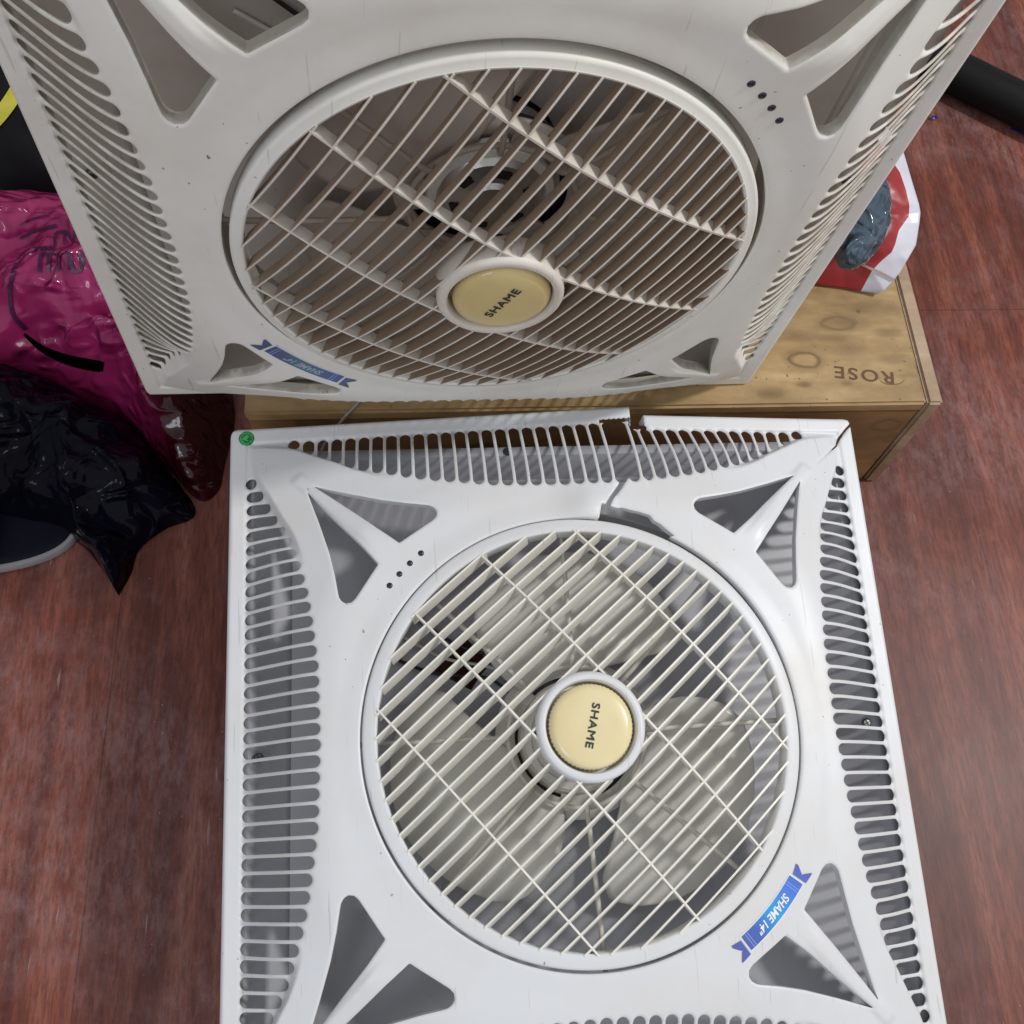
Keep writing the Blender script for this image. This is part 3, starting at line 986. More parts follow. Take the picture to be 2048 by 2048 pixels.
def wood_mat(name, light, dark, seed, knots=(), plane='xy'):
    m, nt, b = new_mat(name)
    tc = N(nt, 'ShaderNodeTexCoord')
    mp = N(nt, 'ShaderNodeMapping'); mp.inputs['Scale'].default_value = (0.13, 1, 1); mp.inputs['Location'].default_value = (seed, seed * .7, 0)
    L(nt, tc.outputs['Object'], mp.inputs[0])
    n1 = N(nt, 'ShaderNodeTexNoise', ins={'Scale': 38, 'Detail': 7, 'Roughness': 0.6, 'Distortion': 0.5}); L(nt, mp.outputs[0], n1.inputs['Vector'])
    c = ramp(nt, n1.outputs['Fac'], [(0.3, dark), (0.5, tuple((a + b_) / 2 for a, b_ in zip(light, dark))), (0.7, light)])
    mp2 = N(nt, 'ShaderNodeMapping'); mp2.inputs['Scale'].default_value = (0.55, 1, 1); mp2.inputs['Location'].default_value = (seed * 3, 0, 0)
    L(nt, tc.outputs['Object'], mp2.inputs[0])
    # knots: rings round scattered cells
    vo = N(nt, 'ShaderNodeTexVoronoi', ins={'Scale': 17, 'Randomness': 1.0}); 
    nz = N(nt, 'ShaderNodeTexNoise', ins={'Scale': 20, 'Detail': 3}); L(nt, mp2.outputs[0], nz.inputs['Vector'])
    av = N(nt, 'ShaderNodeVectorMath', operation='MULTIPLY_ADD'); av.inputs[1].default_value = (0.03, 0.03, 0.03)
    L(nt, nz.outputs['Color'], av.inputs[0]); L(nt, mp2.outputs[0], av.inputs[2])
    L(nt, av.outputs[0], vo.inputs['Vector'])
    k = ramp(nt, vo.outputs['Distance'], [(0.0, (0.9,) * 3), (0.10, (0.5,) * 3), (0.22, (0.85,) * 3), (0.28, (0.12,) * 3), (0.38, (0, 0, 0))])
    sel = ramp(nt, vo.outputs['Color'], [(0.44, (0, 0, 0)), (0.46, (1, 1, 1))])
    km = mixrgb(nt, 1.0, k, sel, 'MULTIPLY')
    c = mixrgb(nt, km, c, (0.10, 0.052, 0.018, 1))
    if knots:
        sxyz = N(nt, 'ShaderNodeSeparateXYZ'); L(nt, tc.outputs['Object'], sxyz.inputs[0])
        wob = N(nt, 'ShaderNodeTexNoise', ins={'Scale': 55, 'Detail': 3}); L(nt, tc.outputs['Object'], wob.inputs['Vector'])
        for (kx, ky, rx, ry, core, rim) in knots:
            dx = N(nt, 'ShaderNodeMath', operation='SUBTRACT', ins={1: kx}); L(nt, sxyz.outputs[0], dx.inputs[0])
            dy = N(nt, 'ShaderNodeMath', operation='SUBTRACT', ins={1: ky}); L(nt, sxyz.outputs[1 if plane == 'xy' else 2], dy.inputs[0])
            ex = N(nt, 'ShaderNodeMath', operation='DIVIDE', ins={1: rx}); L(nt, dx.outputs[0], ex.inputs[0])
            ey = N(nt, 'ShaderNodeMath', operation='DIVIDE', ins={1: ry}); L(nt, dy.outputs[0], ey.inputs[0])
            x2 = N(nt, 'ShaderNodeMath', operation='MULTIPLY'); L(nt, ex.outputs[0], x2.inputs[0]); L(nt, ex.outputs[0], x2.inputs[1])
            y2 = N(nt, 'ShaderNodeMath', operation='MULTIPLY_ADD'); L(nt, ey.outputs[0], y2.inputs[0]); L(nt, ey.outputs[0], y2.inputs[1]); L(nt, x2.outputs[0], y2.inputs[2])
            rt = N(nt, 'ShaderNodeMath', operation='SQRT'); L(nt, y2.outputs[0], rt.inputs[0])
            rw = N(nt, 'ShaderNodeMath', operation='MULTIPLY_ADD', ins={1: 0.9}); L(nt, wob.outputs['Fac'], rw.inputs[0]); L(nt, rt.outputs[0], rw.inputs[2])
            f = ramp(nt, N_scale(nt, rw.outputs[0], 0.4), [(0.20, (core,) * 3), (0.42, (core * 0.75,) * 3), (0.56, (rim,) * 3), (0.66, (rim * 0.35,) * 3), (0.85, (0, 0, 0))])
            c = mixrgb(nt, f, c, (0.085, 0.043, 0.014, 1))
    n2 = N(nt, 'ShaderNodeTexNoise', ins={'Scale': 9, 'Detail': 5, 'Roughness': 0.7}); L(nt, mp2.outputs[0], n2.inputs['Vector'])
    c = mixrgb(nt, ramp(nt, n2.outputs['Fac'], [(0.42, (0, 0, 0)), (0.66, (0.7,) * 3)]), c, (0.17, 0.105, 0.042, 1))
    n3 = N(nt, 'ShaderNodeTexNoise', ins={'Scale': 150, 'Detail': 3}); L(nt, tc.outputs['Object'], n3.inputs['Vector'])
    c = mixrgb(nt, ramp(nt, n3.outputs['Fac'], [(0.70, (0, 0, 0)), (0.74, (0.7,) * 3)]), c, (0.07, 0.04, 0.02, 1))
    L(nt, c, b.inputs['Base Color']); b.inputs['Roughness'].default_value = 0.5
    bump(nt, b, n1.outputs['Fac'], 0.25, 0.0012)
    return m


def board(name, x0, x1, y0, y1, z0, z1, mat, parent, bev=0.0028):
    bm = bmesh.new()
    bmesh.ops.create_cube(bm, size=1)
    for v in bm.verts:
        v.co = Vector((x0 if v.co.x < 0 else x1, y0 if v.co.y < 0 else y1, z0 if v.co.z < 0 else z1))
    bmesh.ops.bevel(bm, geom=bm.edges, offset=bev, segments=2, affect='EDGES')
    return bm_obj(name, bm, mat, parent)


BT = 0.1822
bx = empty('wooden_crate', Matrix.Translation((0.165, 0.66, 0)), 'pale knotty pine box with ROSE branded on its lid, under the leaning fan', 'wooden box')
def lid_knot(px, rx, ry, core, rim):
    p = ray_px((1500 + 0.2174 * px[0], 540 + 0.2174 * px[1]), BT)
    return (p.x - 0.165, p.y - 0.66, rx, ry, core, rim)


def front_knot(px, rx, rz, core, rim):
    q = (1500 + 0.2174 * px[0], 540 + 0.2174 * px[1])
    v = ray_px(q, 0) - Vector((0, 0, H))
    t = 0.5125 / v.y
    return (v.x * t - 0.165, H + v.z * t, rx, rz, core, rim)


LIDK = [lid_knot((820, 490), 0.021, 0.0085, 0.35, 0.6), lid_knot((500, 830), 0.017, 0.010, 0.12, 0.75), lid_knot((1270, 580), 0.015, 0.007, 0.55, 0.2), lid_knot((500, 1055), 0.010, 0.0045, 0.6, 0.1),
        lid_knot((190, 1140), 0.016, 0.007, 0.65, 0.3), lid_knot((995, 380), 0.0022, 0.0022, 1.0, 0.5), lid_knot((1350, 820), 0.016, 0.006, 0.35, 0.15), lid_knot((930, 710), 0.022, 0.008, 0.3, 0.12),
        lid_knot((420, 600), 0.020, 0.007, 0.5, 0.25), lid_knot((1100, 350), 0.026, 0.009, 0.35, 0.15), lid_knot((760, 620), 0.018, 0.005, 0.45, 0.2), lid_knot((890, 1040), 0.008, 0.004, 0.45, 0.1)]
FRK = [front_knot((1260, 1430), 0.018, 0.012, 0.25, 0.65), front_knot((1530, 1400), 0.008, 0.008, 0.95, 0.6), front_knot((1270, 1750), 0.014, 0.012, 0.95, 0.5), front_knot((1340, 1540), 0.020, 0.012, 0.5, 0.2)]
Mw1 = wood_mat("knotty_pine_lid", (0.56, 0.40, 0.20), (0.36, 0.225, 0.095), 0.3, LIDK)
Mw2 = wood_mat("knotty_pine_front", (0.42, 0.26, 0.11), (0.27, 0.15, 0.06), 2.1, FRK, "xz")
Mw3 = wood_mat("pine_end_grain", (0.50, 0.38, 0.27), (0.36, 0.25, 0.155), 4.4)
ox_, oy_ = 0.165, 0.66
x0, x1, y0, y1 = -0.194 - ox_, 0.523 - ox_, 0.511 - oy_, 0.811 - oy_
xs_ = x1 - 0.0165
board('lid_board', x0, xs_ - 0.0006, y0, y1, BT - 0.016, BT, Mw1, bx)
board('front_board', x0 + 0.001, xs_ - 0.0006, y0 + 0.0015, y0 + 0.0165, 0.002, BT - 0.0165, Mw2, bx)
board('back_board', x0 + 0.001, xs_ - 0.0006, y1 - 0.0165, y1 - 0.0015, 0.002, BT - 0.0165, Mw2, bx)
board('end_board', xs_, x1, y0 - 0.001, y1 + 0.001, 0.001, BT + 0.0008, Mw3, bx)
board('end_board', x0 + 0.001, x0 + 0.016, y0 + 0.018, y1 - 0.018, 0.001, BT - 0.0165, Mw3, bx)
M_BRAND = simple("scorched_wood_lettering", (0.13, 0.065, 0.03), 0.7)
lt = text_mesh('branded_lettering', 'ROSE', 0.0205, M_BRAND, bx, (0.4455 - ox_, 0.5468 - oy_, BT + 0.0003), 180.0 - 8, bold=0.0003, sx=1.16, spacing=1.22)
lt.data.transform(Matrix.Identity(4))
# scorched swirl under the first letters
pts = []
for k in range(25):
    t = math.radians(-20 + 200 * k / 24)
    pts.append((0.4735 - ox_ + 0.013 * math.cos(t + math.pi), 0.5405 - oy_ + 0.0065 * math.sin(t + math.pi) * 1.0, BT + 0.0003))
vs = []; fs = []
for i, p in enumerate(pts):
    w = 0.0006
    vs += [(p[0], p[1] - w, p[2]), (p[0], p[1] + w, p[2])]
    if i: fs.append((2 * i - 2, 2 * i - 1, 2 * i + 1, 2 * i))
pymesh('branded_swirl', vs, fs, simple("light_scorch", (0.20, 0.115, 0.055), 0.7), bx)

# ------------------------------------------------------------------ the two fans
GROUP = 'ceiling fans taken down from the ceiling'
make_fan('ceiling_fan', LOW, 'white square ceiling fan with cracked edge and green corner dot, lying face up on floor', True,
         (M_WHITE, M_GRILLE, M_HOUSING, M_BLADE, M_ROD, M_CAP), -49.7, 1, (0.3, 1.0), -0.5, 135.2, (-34.5, -59.0), -104.5, (0.0, 0.0), M_INK, (-33, -153, 87), GROUP)
make_fan('ceiling_fan', UPP, 'soiled square ceiling fan leaning upright on the pine box, with an aged yellow hub cap', False,
         (M_WHITE_OLD, M_GRILLE_OLD, M_HOUSING_OLD, M_BLADE_OLD, M_ROD_OLD, M_CAP_OLD), -33.0, 1, (0.3, -3.0), 3.0, 44.8, (240.0, 212.5), 60.0, (0.001, -0.001), M_INKB, (2, 122, 242), GROUP)

# green hologram dot on the lower fan's corner
fan1 = bpy.data.objects['ceiling_fan']
m_, nt_, b_ = new_mat("green_foil")
tc_ = N(nt_, 'ShaderNodeTexCoord'); vo_ = N(nt_, 'ShaderNodeTexVoronoi', ins={'Scale': 700}); L(nt_, tc_.outputs['Object'], vo_.inputs['Vector'])
L(nt_, ramp(nt_, vo_.outputs['Color'], [(0.2, (0.0, 0.16, 0.03)), (0.8, (0.03, 0.45, 0.10))]), b_.inputs['Base Color'])
b_.inputs['Roughness'].default_value = 0.25; b_.inputs['Metallic'].default_value = 0.5
dot = bm_obj('foil_sticker', lathe([(0.0, 0.0035), (0.0066, 0.0035), (0.0071, 0.0031), (0.0071, 0.0022), (0, 0.0022)], 40, -0.2895, 0.2895), m_, fan1, True, 30)
M_FOIL2 = simple("pale_green_foil", (0.25, 0.65, 0.30), 0.25, 0.5)
bm_obj('foil_ring', lathe([(0.0052, 0.0036), (0.0052, 0.0038), (0.0057, 0.0038), (0.0057, 0.0036)], 40, -0.2895, 0.2895, close=True), M_FOIL2, dot, False)
text_mesh('foil_mark', 'JL', 0.0062, M_FOIL2, dot, (-0.2895, 0.2895, 0.0038), -40, bold=0.0002)

# ------------------------------------------------------------------ bags and clutter
def film_mat(name, col, col2, rough=0.22, scale=26, strength=0.7, trans=0.0, dist=0.02, spec=0.6, dark=None, stretch=(1, 1, 1), turn=0):
    m, nt, b = new_mat(name)
    tc = N(nt, 'ShaderNodeTexCoord')
    n1 = N(nt, 'ShaderNodeTexNoise', ins={'Scale': scale, 'Detail': 6, 'Roughness': 0.55, 'Distortion': 0.9}); n1.noise_type = 'RIDGED_MULTIFRACTAL'
    mpc = N(nt, 'ShaderNodeMapping'); mpc.inputs['Scale'].default_value = stretch; mpc.inputs['Rotation'].default_value = (0, 0, math.radians(turn))
    L(nt, tc.outputs['Object'], mpc.inputs[0]); L(nt, mpc.outputs[0], n1.inputs['Vector'])
    n2 = N(nt, 'ShaderNodeTexNoise', ins={'Scale': 8, 'Detail': 4}); L(nt, tc.outputs['Object'], n2.inputs['Vector'])
    c = mixrgb(nt, ramp(nt, n2.outputs['Fac'], [(0.35, (0, 0, 0)), (0.7, (1, 1, 1))]), (*col, 1), (*col2, 1))
    if dark:   # shadow and dark contents at the right end, painted into the film colour
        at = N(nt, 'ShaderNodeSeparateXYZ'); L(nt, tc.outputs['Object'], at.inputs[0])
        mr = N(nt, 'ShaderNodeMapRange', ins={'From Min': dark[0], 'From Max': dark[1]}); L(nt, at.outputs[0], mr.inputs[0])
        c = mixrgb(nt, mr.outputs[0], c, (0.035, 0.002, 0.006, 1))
    L(nt, c, b.inputs['Base Color']); b.inputs['Roughness'].default_value = rough
    b.inputs['Specular IOR Level'].default_value = spec
    bump(nt, b, n1.outputs['Fac'], strength, dist)
    if trans > 0:
        tl = N(nt, 'ShaderNodeBsdfTranslucent'); L(nt, c, tl.inputs[0])
        mx = N(nt, 'ShaderNodeMixShader', ins={0: trans}); L(nt, b.outputs[0], mx.inputs[1]); L(nt, tl.outputs[0], mx.inputs[2])
        L(nt, mx.outputs[0], nt.nodes['Material Output'].inputs[0])
    return m


def mound(name, outline, zbase, Hh, mat, seed, nr=60, na=220, rough_amp=0.02, freq=9, power=2.2, center=None, folds=None, cut=None, parent=None):
    """crumpled closed bag: star-shaped outline (photo px -> floor), height falls to the outline"""
    W_ = [ray_px(p, zbase) for p in outline]
    c = Vector((sum(p.x for p in W_) / len(W_), sum(p.y for p in W_) / len(W_), 0)) if center is None else ray_px(center, zbase)
    c.z = 0
    poly = catmull([tuple(p)[:2] for p in W_ + W_[:1]], 12)
    # arc-length resample
    P = [Vector(p) for p in poly]
    acc = [0]
    for a, b in zip(P, P[1:]): acc.append(acc[-1] + (b - a).length)
    ring = []
    for k in range(na):
        s = acc[-1] * k / na
        i = max(i for i in range(len(acc)) if acc[i] <= s + 1e-9)
        i = min(i, len(P) - 2)
        t = (s - acc[i]) / max(acc[i + 1] - acc[i], 1e-9)
        ring.append(P[i].lerp(P[i + 1], t))
    vs = []; fs = []
    off = Vector((seed * 7.1, seed * 3.3, seed))
    for i in range(nr + 1):
        t = i / nr
        for k in range(na):
            q = Vector((c.x, c.y)).lerp(ring[k], t)
            base = Hh * max(0.0, 1 - t ** power) ** 0.75
            p = Vector((q.x, q.y, 0))
            rn = noise.ridged_multi_fractal(p * freq + off, 0.9, 2.1, 5, 0.9, 2.0)
            tn = noise.turbulence(p * freq * 0.6 + off, 4, True)
            amp = rough_amp * (1 - t ** 6)
            z = base + amp * (rn * 0.8 - tn * 0.8)
            if folds: z += folds(q.x, q.y) * (1 - t ** 6)
            vs.append((q.x + 0.4 * amp * noise.noise(p * 30 + off), q.y + 0.4 * amp * noise.noise(p * 30 - off), zbase + max(z, 0.001 + 0.004 * (1 - t))))
    for i in range(nr):
        for k in range(na):
            a = i * na + k; b = i * na + (k + 1) % na
            fs.append((a, a + na, b + na, b))
    if cut:
        def inside(px, poly):
            r = False
            for (ax, ay), (bx_, by) in zip(poly, poly[1:] + poly[:1]):
                if (ay > px[1]) != (by > px[1]) and px[0] < (bx_ - ax) * (px[1] - ay) / (by - ay) + ax: r = not r
            return r
        fs = [f for f in fs if not inside(to_px([sum(vs[i][k] for i in f) / 4 for k in range(3)]), cut)]
    o = pymesh(name, vs, fs, mat, parent, True)
    return o, vs


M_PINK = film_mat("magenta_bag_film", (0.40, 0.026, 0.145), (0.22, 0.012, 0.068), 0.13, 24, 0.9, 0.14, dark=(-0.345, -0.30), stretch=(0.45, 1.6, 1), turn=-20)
M_BLK = film_mat("black_bag_film", (0.002, 0.002, 0.004), (0.004, 0.004, 0.012), 0.09, 22, 0.9, spec=0.10, stretch=(0.5, 1.3, 1), turn=35)
M_BLK2 = film_mat("dull_black_bag", (0.008, 0.008, 0.010), (0.006, 0.006, 0.007), 0.5, 15, 0.4, spec=0.12)

def pink_folds(x, y):
    # long soft pleats running from the handle towards the knot under the fan
    f = 0.0
    for (a, b, w, h) in ((ray_px((60, 640), .1), ray_px((230, 560), .1), 0.012, 0.020), (ray_px((40, 640), .1), ray_px((250, 640), .1), 0.009, -0.016),
                         (ray_px((20, 655), .1), ray_px((290, 800), .1), 0.008, 0.014), (ray_px((90, 700), .1), ray_px((260, 700), .1), 0.007, 0.010), (ray_px((210, 745), .1), ray_px((280, 760), .1), 0.006, 0.010)):
        d = Vector((b.x - a.x, b.y - a.y)); L2 = d.length_squared
        t = min(max(((x - a.x) * d.x + (y - a.y) * d.y) / L2, 0), 1)
        q = Vector((x - a.x - d.x * t, y - a.y - d.y * t)).length
        f += h * math.exp(-(q / w) ** 2)
    return f


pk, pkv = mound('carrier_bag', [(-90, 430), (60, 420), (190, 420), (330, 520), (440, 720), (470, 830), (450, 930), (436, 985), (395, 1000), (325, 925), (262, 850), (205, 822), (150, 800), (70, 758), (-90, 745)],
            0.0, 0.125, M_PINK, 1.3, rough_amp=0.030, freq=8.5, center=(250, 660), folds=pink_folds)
tag(pk, 'shiny magenta plastic carrier bag with purple print, left of the leaning fan', 'plastic bag')
bk, _ = mound('bin_bag', [(238, 1192), (196, 1128), (150, 1082), (100, 1062), (60, 1058), (-20, 1040), (-110, 960), (-110, 770), (0, 745), (110, 772), (200, 815), (275, 855), (330, 930), (392, 1025), (330, 1060), (280, 1100), (262, 1150)],
            0.0, 0.085, M_BLK, 4.2, rough_amp=0.030, freq=9, center=(150, 930))
tag(bk, 'crumpled glossy black bin bag with a pointed corner lying in front of the magenta bag', 'bin bag')
bk2, _ = mound('rubbish_sack', [(-150, -40), (40, -20), (120, 120), (180, 300), (140, 395), (40, 402), (-150, 420)], 0.0, 0.16, M_BLK2, 7.7, rough_amp=0.015, freq=6, center=(20, 200))
tag(bk2, 'dull black sack with a yellow band at the far left behind the leaning fan', 'sack')


def drape(name, mound_obj, pathpx, w, mat, parent, lift=0.0025, zg=0.1):
    """a flat band lying on a mound, following photo pixels on its surface"""
    bpy.context.view_layer.update()
    dg = bpy.context.evaluated_depsgraph_get()
    vs = []; fs = []
    O = Vector((0, 0, H))
    pts = catmull(pathpx, 10)
    n = len(pts)
    for i, p in enumerate(pts):
        a = pts[max(i - 1, 0)]; b = pts[min(i + 1, n - 1)]
        d = Vector((b[0] - a[0], b[1] - a[1])).normalized()
        nn = Vector((-d.y, d.x))
        ww = w if not callable(w) else w(i / (n - 1))
        for sg in (-1, 1):
            q = (p[0] + nn.x * ww * sg, p[1] + nn.y * ww * sg)
            v = (ray_px(q, 0) - O).normalized()
            hit, loc, no, ix = mound_obj.ray_cast(O, v)
            if not hit: loc = ray_px(q, zg)
            vs.append(loc - v * lift)
        if i: fs.append((2 * i - 2, 2 * i - 1, 2 * i + 1, 2 * i))
    return pymesh(name, vs, fs, mat, parent)


M_PURP = simple("purple_bag_print", (0.045, 0.004, 0.045), 0.4)
M_YEL = simple("yellow_band", (0.55, 0.50, 0.02), 0.4)
drape('printed_mark', pk, [(52, 660), (24, 625), (22, 560), (50, 505), (110, 495)], 4, M_PURP, pk)
drape('printed_mark', pk, [(78, 545), (82, 510), (96, 512), (96, 545)], 3.4, M_PURP, pk)
drape('printed_mark', pk, [(96, 545), (100, 508), (116, 510), (116, 542)], 3.4, M_PURP, pk)
drape('printed_mark', pk, [(116, 542), (120, 506), (136, 508), (138, 540)], 3.4, M_PURP, pk)
drape('printed_mark', pk, [(140, 508), (146, 540), (162, 538), (160, 505), (170, 530)], 3.4, M_PURP, pk)
drape('printed_mark', pk, [(40, 476), (70, 462), (112, 450)], 3, M_PURP, pk)
drape('printed_mark', pk, [(110, 490), (112, 466), (130, 462)], 2.6, M_PURP, pk)
drape('printed_mark', pk, [(128, 488), (132, 462), (146, 480), (150, 458)], 2.6, M_PURP, pk)
drape('printed_mark', pk, [(40, 450), (62, 438), (98, 430)], 1.6, M_PURP, pk)
drape('handle_slit', pk, [(48, 668), (85, 698), (130, 718), (170, 728), (207, 734)], lambda t: 2.5 + 9.0 * math.sin(min(1, t * 1.25) * math.pi / 2) * (1 if t < 0.93 else 0.8), simple('shadowed_bag_inside', (0.002, 0.001, 0.002), 0.9, 0.0, **{'Specular IOR Level': 0.0}), pk, 0.0008)  # solid black band: the slit's inner shade painted on top of the film
drape('yellow_strap', bk2, [(-30, 262), (6, 222), (34, 180), (60, 130)], 15, M_YEL, bk2, 0.006)

# dark slipper with a pale sole edge, toe showing at the lower left
sl_ = empty('slipper', Matrix.Translation((-0.52, 0.465, 0.0)) @ Matrix.Rotation(math.radians(4), 4, 'Z'), 'dark slipper with a pale grey sole edge, half under the black bin bag', 'slipper')


def foot_outline(grow):
    pts = []
    for k in range(96):
        a = 2 * math.pi * k / 96
        ca, sa = math.cos(a), math.sin(a)
        ln = 0.114 if ca > 0 else 0.150
        w = 0.0475 if ca > 0 else 0.0475 - 0.010 * ca * ca
        x = (ln + grow) * math.copysign(abs(ca) ** 0.86, ca)
        y = (w + grow) * math.copysign(abs(sa) ** 0.80, sa)
        pts.append((x, y))
    return pts


def foot_slab(name, levels, mat, parent):
    bm = bmesh.new()
    rings = [[bm.verts.new((x, y, z)) for x, y in foot_outline(g)] for g, z in levels]
    for a, b in zip(rings, rings[1:]):
        for k in range(96):
            bm.faces.new((a[k], a[(k + 1) % 96], b[(k + 1) % 96], b[k]))
    bm.faces.new(rings[0]); bm.faces.new(rings[-1])
    bmesh.ops.recalc_face_normals(bm, faces=bm.faces)
    return bm_obj(name, bm, mat, parent, True, 40)


foot_slab('sole', [(-0.002, 0.0005), (0.001, 0.003), (0.0015, 0.010), (0.0, 0.0125), (-0.004, 0.013)], simple("pale_grey_sole", (0.30, 0.29, 0.30), 0.5), sl_)
foot_slab('footbed', [(-0.0042, 0.0125), (-0.004, 0.0145), (-0.006, 0.016), (-0.012, 0.0165)], simple("dark_navy_footbed", (0.004, 0.005, 0.013), 0.6, 0.0, **{"Specular IOR Level": 0.12}), sl_)
bm = bmesh.new()
rows = []
for i in range(13):
    t = i / 12
    yy = -0.050 + 0.100 * t
    zz = 0.014 + 0.034 * math.sin(math.pi * t) ** 0.7
    rows.append([bm.verts.new((xx, yy, zz)) for xx in (-0.045, -0.02, 0.010, 0.030)])
for a, b in zip(rows, rows[1:]):
    for k in range(3):
        bm.faces.new((a[k], a[k + 1], b[k + 1], b[k]))
st_ = bm_obj('strap', bm, simple("dark_strap", (0.008, 0.008, 0.012), 0.45), sl_, True)
st_.modifiers.new('s', 'SOLIDIFY').thickness = 0.003

# black hose, upper right
h0 = (ray_px((1880, 130), 0.03)); h1 = ray_px((2130, 255), 0.03)
hd = (h1 - h0).normalized()
pts = [h0 - hd * 0.25, h0 - hd * 0.1, h0, h0.lerp(h1, .5), h1, h1 + hd * 0.2]
bm = tube(catmull([tuple(p) for p in pts], 8), 0.029, 20)
ho_ = bm_obj('hose', bm, simple("black_hose_rubber", (0.006, 0.006, 0.007), 0.5, 0.0, **{"Specular IOR Level": 0.2}), None, True, 40)
tag(ho_, 'thick black pipe lying on the floor at the upper right', 'pipe')


def scrap(px, s, rot, label):
    c = ray_px(px, 0.001)
    r = random.Random(int(px[0]))
    vs = []; n = 9
    for k in range(n):
        a = 2 * math.pi * k / n
        rr = s * (0.6 + 0.6 * r.random())
        x, y = rr * math.cos(a) * 1.6, rr * math.sin(a) * 0.7
        vs.append((c.x + x * math.cos(rot) - y * math.sin(rot), c.y + x * math.sin(rot) + y * math.cos(rot), 0.001 + 0.003 * r.random()))
    vs.append((c.x, c.y, 0.004))
    o = pymesh('plastic_scrap', vs, [(k, (k + 1) % n, n) for k in range(n)], simple("blue_scrap", (0.015, 0.03, 0.22), 0.3))
    tag(o, label, 'scrap')


scrap((1866, 237), 0.005, 0.3, 'tiny blue plastic scrap on the floor just right of the leaning fan')
scrap((2046, 266), 0.011, -0.6, 'larger blue plastic scrap on the floor below the black pipe')

# paper and film bag on the box
def printed_bag_mat():
    m, nt, b = new_mat("red_printed_bag")
    at = N(nt, 'ShaderNodeAttribute', attribute_name='edge')
    tc = N(nt, 'ShaderNodeTexCoord')
    n = N(nt, 'ShaderNodeTexNoise', ins={'Scale': 14, 'Detail': 3}); L(nt, tc.outputs['Object'], n.inputs['Vector'])
    ad = N(nt, 'ShaderNodeMath', operation='MULTIPLY_ADD', ins={1: 0.02}); L(nt, n.outputs['Fac'], ad.inputs[0]); L(nt, at.outputs['Fac'], ad.inputs[2])
    c = ramp(nt, ad.outputs[0], [(0.0, (0.30, 0.022, 0.026)), (0.50, (0.34, 0.026, 0.030)), (0.52, (0.66, 0.66, 0.74)), (1.0, (0.62, 0.62, 0.70))])
    L(nt, c, b.inputs['Base Color']); b.inputs['Roughness'].default_value = 0.35
    n2 = N(nt, 'ShaderNodeTexNoise', ins={'Scale': 18, 'Detail': 4, 'Distortion': 1}); n2.noise_type = 'RIDGED_MULTIFRACTAL'
    L(nt, tc.outputs['Object'], n2.inputs['Vector'])
    bump(nt, b, n2.outputs['Fac'], 0.3, 0.01)
    return m


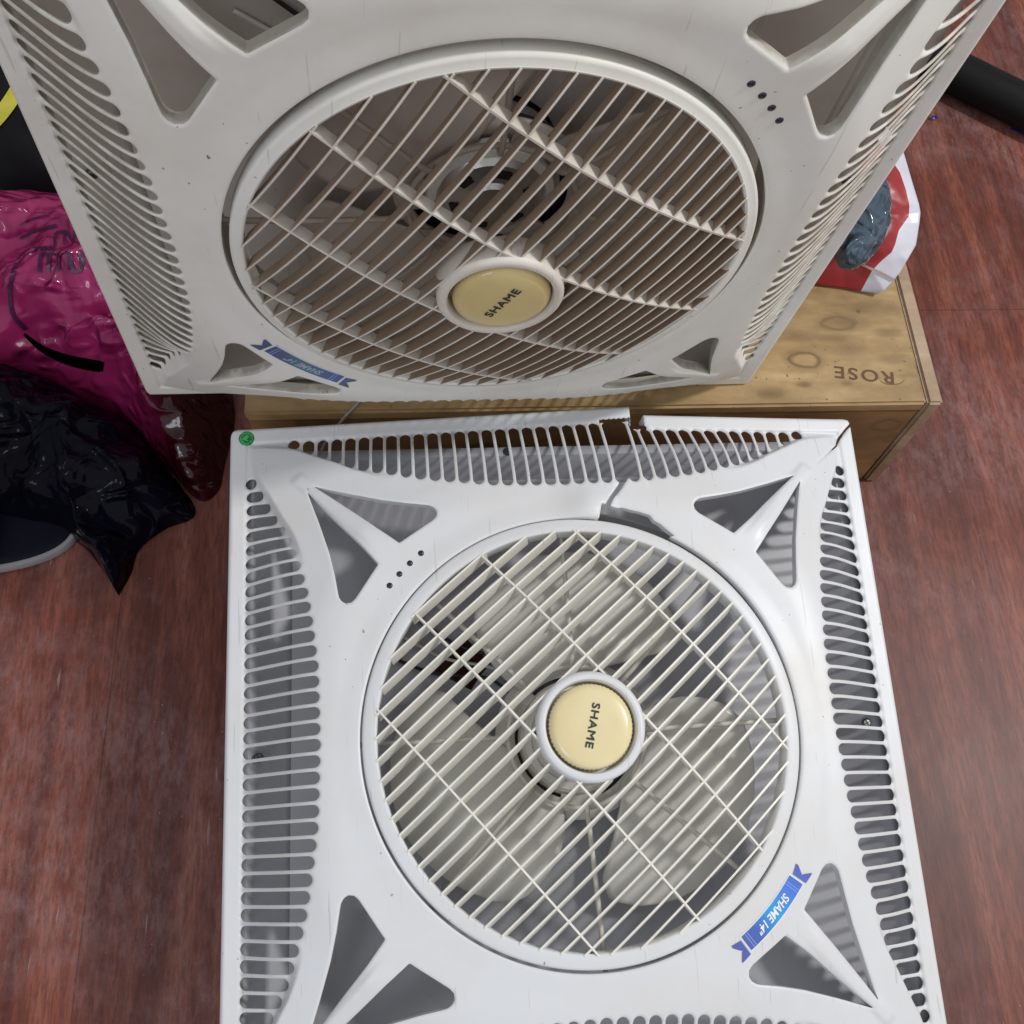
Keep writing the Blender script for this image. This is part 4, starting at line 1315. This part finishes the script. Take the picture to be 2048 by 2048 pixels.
def make_bag():
    """open paper bag lying on its side: outer lip outline in photo px with the height of each lip point"""
    out = [((1700, 250), .255), ((1765, 240), .262), ((1806, 300), .262), ((1822, 355), .258), ((1838, 408), .250), ((1841, 425), .25), ((1839, 445), .246), ((1832, 490), .232), ((1814, 521), .222), ((1800, 545), .212), ((1786, 562), .204), ((1768, 582), .194),
           ((1728, 583), .187), ((1690, 577), .185), ((1640, 571), .185), ((1580, 560), .185), ((1540, 520), .187), ((1560, 420), .2), ((1620, 320), .22)]
    W0 = [ray_px(p, z) for p, z in out]
    W_ = []
    m = len(W0)
    for i in range(m):          # straight crisp edges between corners
        for k in range(8):
            W_.append(W0[i].lerp(W0[(i + 1) % m], k / 8))
    c = ray_px((1668, 455), 0.245)
    na = len(W_); nr = 40
    red_edge = [(1700, 200), (1770, 300), (1800, 345), (1812, 380), (1819, 410), (1818, 432), (1798, 460), (1790, 490), (1783, 505), (1765, 520), (1745, 540), (1735, 558), (1722, 582), (1715, 600), (1500, 600), (1500, 200)]
    P = np.array(red_edge, float)
    vs = []; fs = []; ed = []
    for i in range(nr + 1):
        t = i / nr
        for k, w in enumerate(W_):
            q = c.lerp(w, t)
            f = (1 - t * t)
            q.z += 0.012 * f + 0.011 * noise.noise(q * 26 + Vector((4, 2, 0))) * (1 - t ** 5) + 0.004 * abs(noise.noise(q * 60)) * (1 - t ** 6)
            vs.append(q)
            px = to_px(q)
            sd = float(sdf_poly(np.array([px[0]]), np.array([px[1]]), P)[0])
            ed.append(min(max(0.5 + sd / 30.0, 0), 1))
    for shrink, zz in ((0.07, None), (0.22, BT + 0.0015)):
        for k, w in enumerate(W_):
            q = w.lerp(c, shrink)
            q.z = max(BT + 0.002, w.z - 0.022) if zz is None else zz
            vs.append(q); ed.append(1.0 if ed[nr * na + k] > .5 else 0.0)
    for i in range(nr + 2):
        for k in range(na):
            a = i * na + k; b = i * na + (k + 1) % na
            fs.append((a, a + na, b + na, b))
    root = pymesh('shopping_bag', vs, fs, printed_bag_mat(), None, True)
    at = root.data.attributes.new('edge', 'FLOAT', 'POINT'); at.data.foreach_set('value', ed)
    tag(root, 'crumpled red and white paper shopping bag resting on the right end of the pine box', 'paper bag')
    mkp = simple("pinkish_white_print", (0.62, 0.50, 0.46), 0.4)
    drape('printed_arrow', root, [(1709, 489), (1713, 494), (1718, 499)], 1.6, mkp, root, 0.002)
    drape('printed_arrow', root, [(1708, 487), (1722, 487), (1736, 486)], 1.6, mkp, root, 0.002)
    drape('printed_drop', root, [(1771, 447), (1775, 443), (1778, 438)], lambda t: 3.6 * (1 - t * .8), mkp, root, 0.002)
    drape('printed_drop', root, [(1737, 477), (1742, 472), (1746, 467)], lambda t: 4.0 * (1 - t * .8), mkp, root, 0.002)
    drape('printed_strip', root, [(1683, 508), (1722, 528), (1765, 548), (1788, 560)], 2.6, simple("grey_tape", (0.42, 0.33, 0.30), 0.4), root, 0.002)
    return root


bag = make_bag()
# film-wrapped bundle lying on the bag
m_film = film_mat("blue_grey_cling_film", (0.010, 0.035, 0.055), (0.09, 0.13, 0.18), 0.08, 45, 0.9, spec=0.7)
bmx = bmesh.new()
bmesh.ops.create_icosphere(bmx, subdivisions=5, radius=1)
cc = ray_px((1722, 440), 0.272)
for v in bmx.verts:
    d = v.co.copy()
    k = 0.96 + 0.10 * noise.noise(d * 1.7 + Vector((3, 1, 2))) + 0.05 * noise.ridged_multi_fractal(d * 2.6, 0.9, 2.1, 4, .9, 2)
    x, y, z = d.x * 0.0275 * k, d.y * 0.064 * k, d.z * 0.024 * k
    a = math.radians(-24)
    v.co = cc + Vector((x * math.cos(a) - y * math.sin(a), x * math.sin(a) + y * math.cos(a), z))
fb = bm_obj('wrapped_bundle', bmx, m_film, None, True)
tag(fb, 'dark blue-grey bundle in shiny cling film on the red shopping bag', 'bundle')

# thin pale cord crossing the front of the box
p0 = Vector((-0.085, 0.506, 0.20)); p1 = Vector((-0.135, 0.485, 0.06))
co = bm_obj('cord', tube(catmull([(-0.05, 0.56, 0.1850), (-0.085, 0.515, 0.1850), (-0.098, 0.5055, 0.175), (-0.125, 0.500, 0.12), (-0.15, 0.470, 0.04), (-0.16, 0.44, 0.003)], 8), 0.0016, 8), simple("pale_cord", (0.45, 0.40, 0.36), 0.5), None, True)
tag(co, 'thin pale cord hanging over the front of the pine box between the two fans', 'cord')
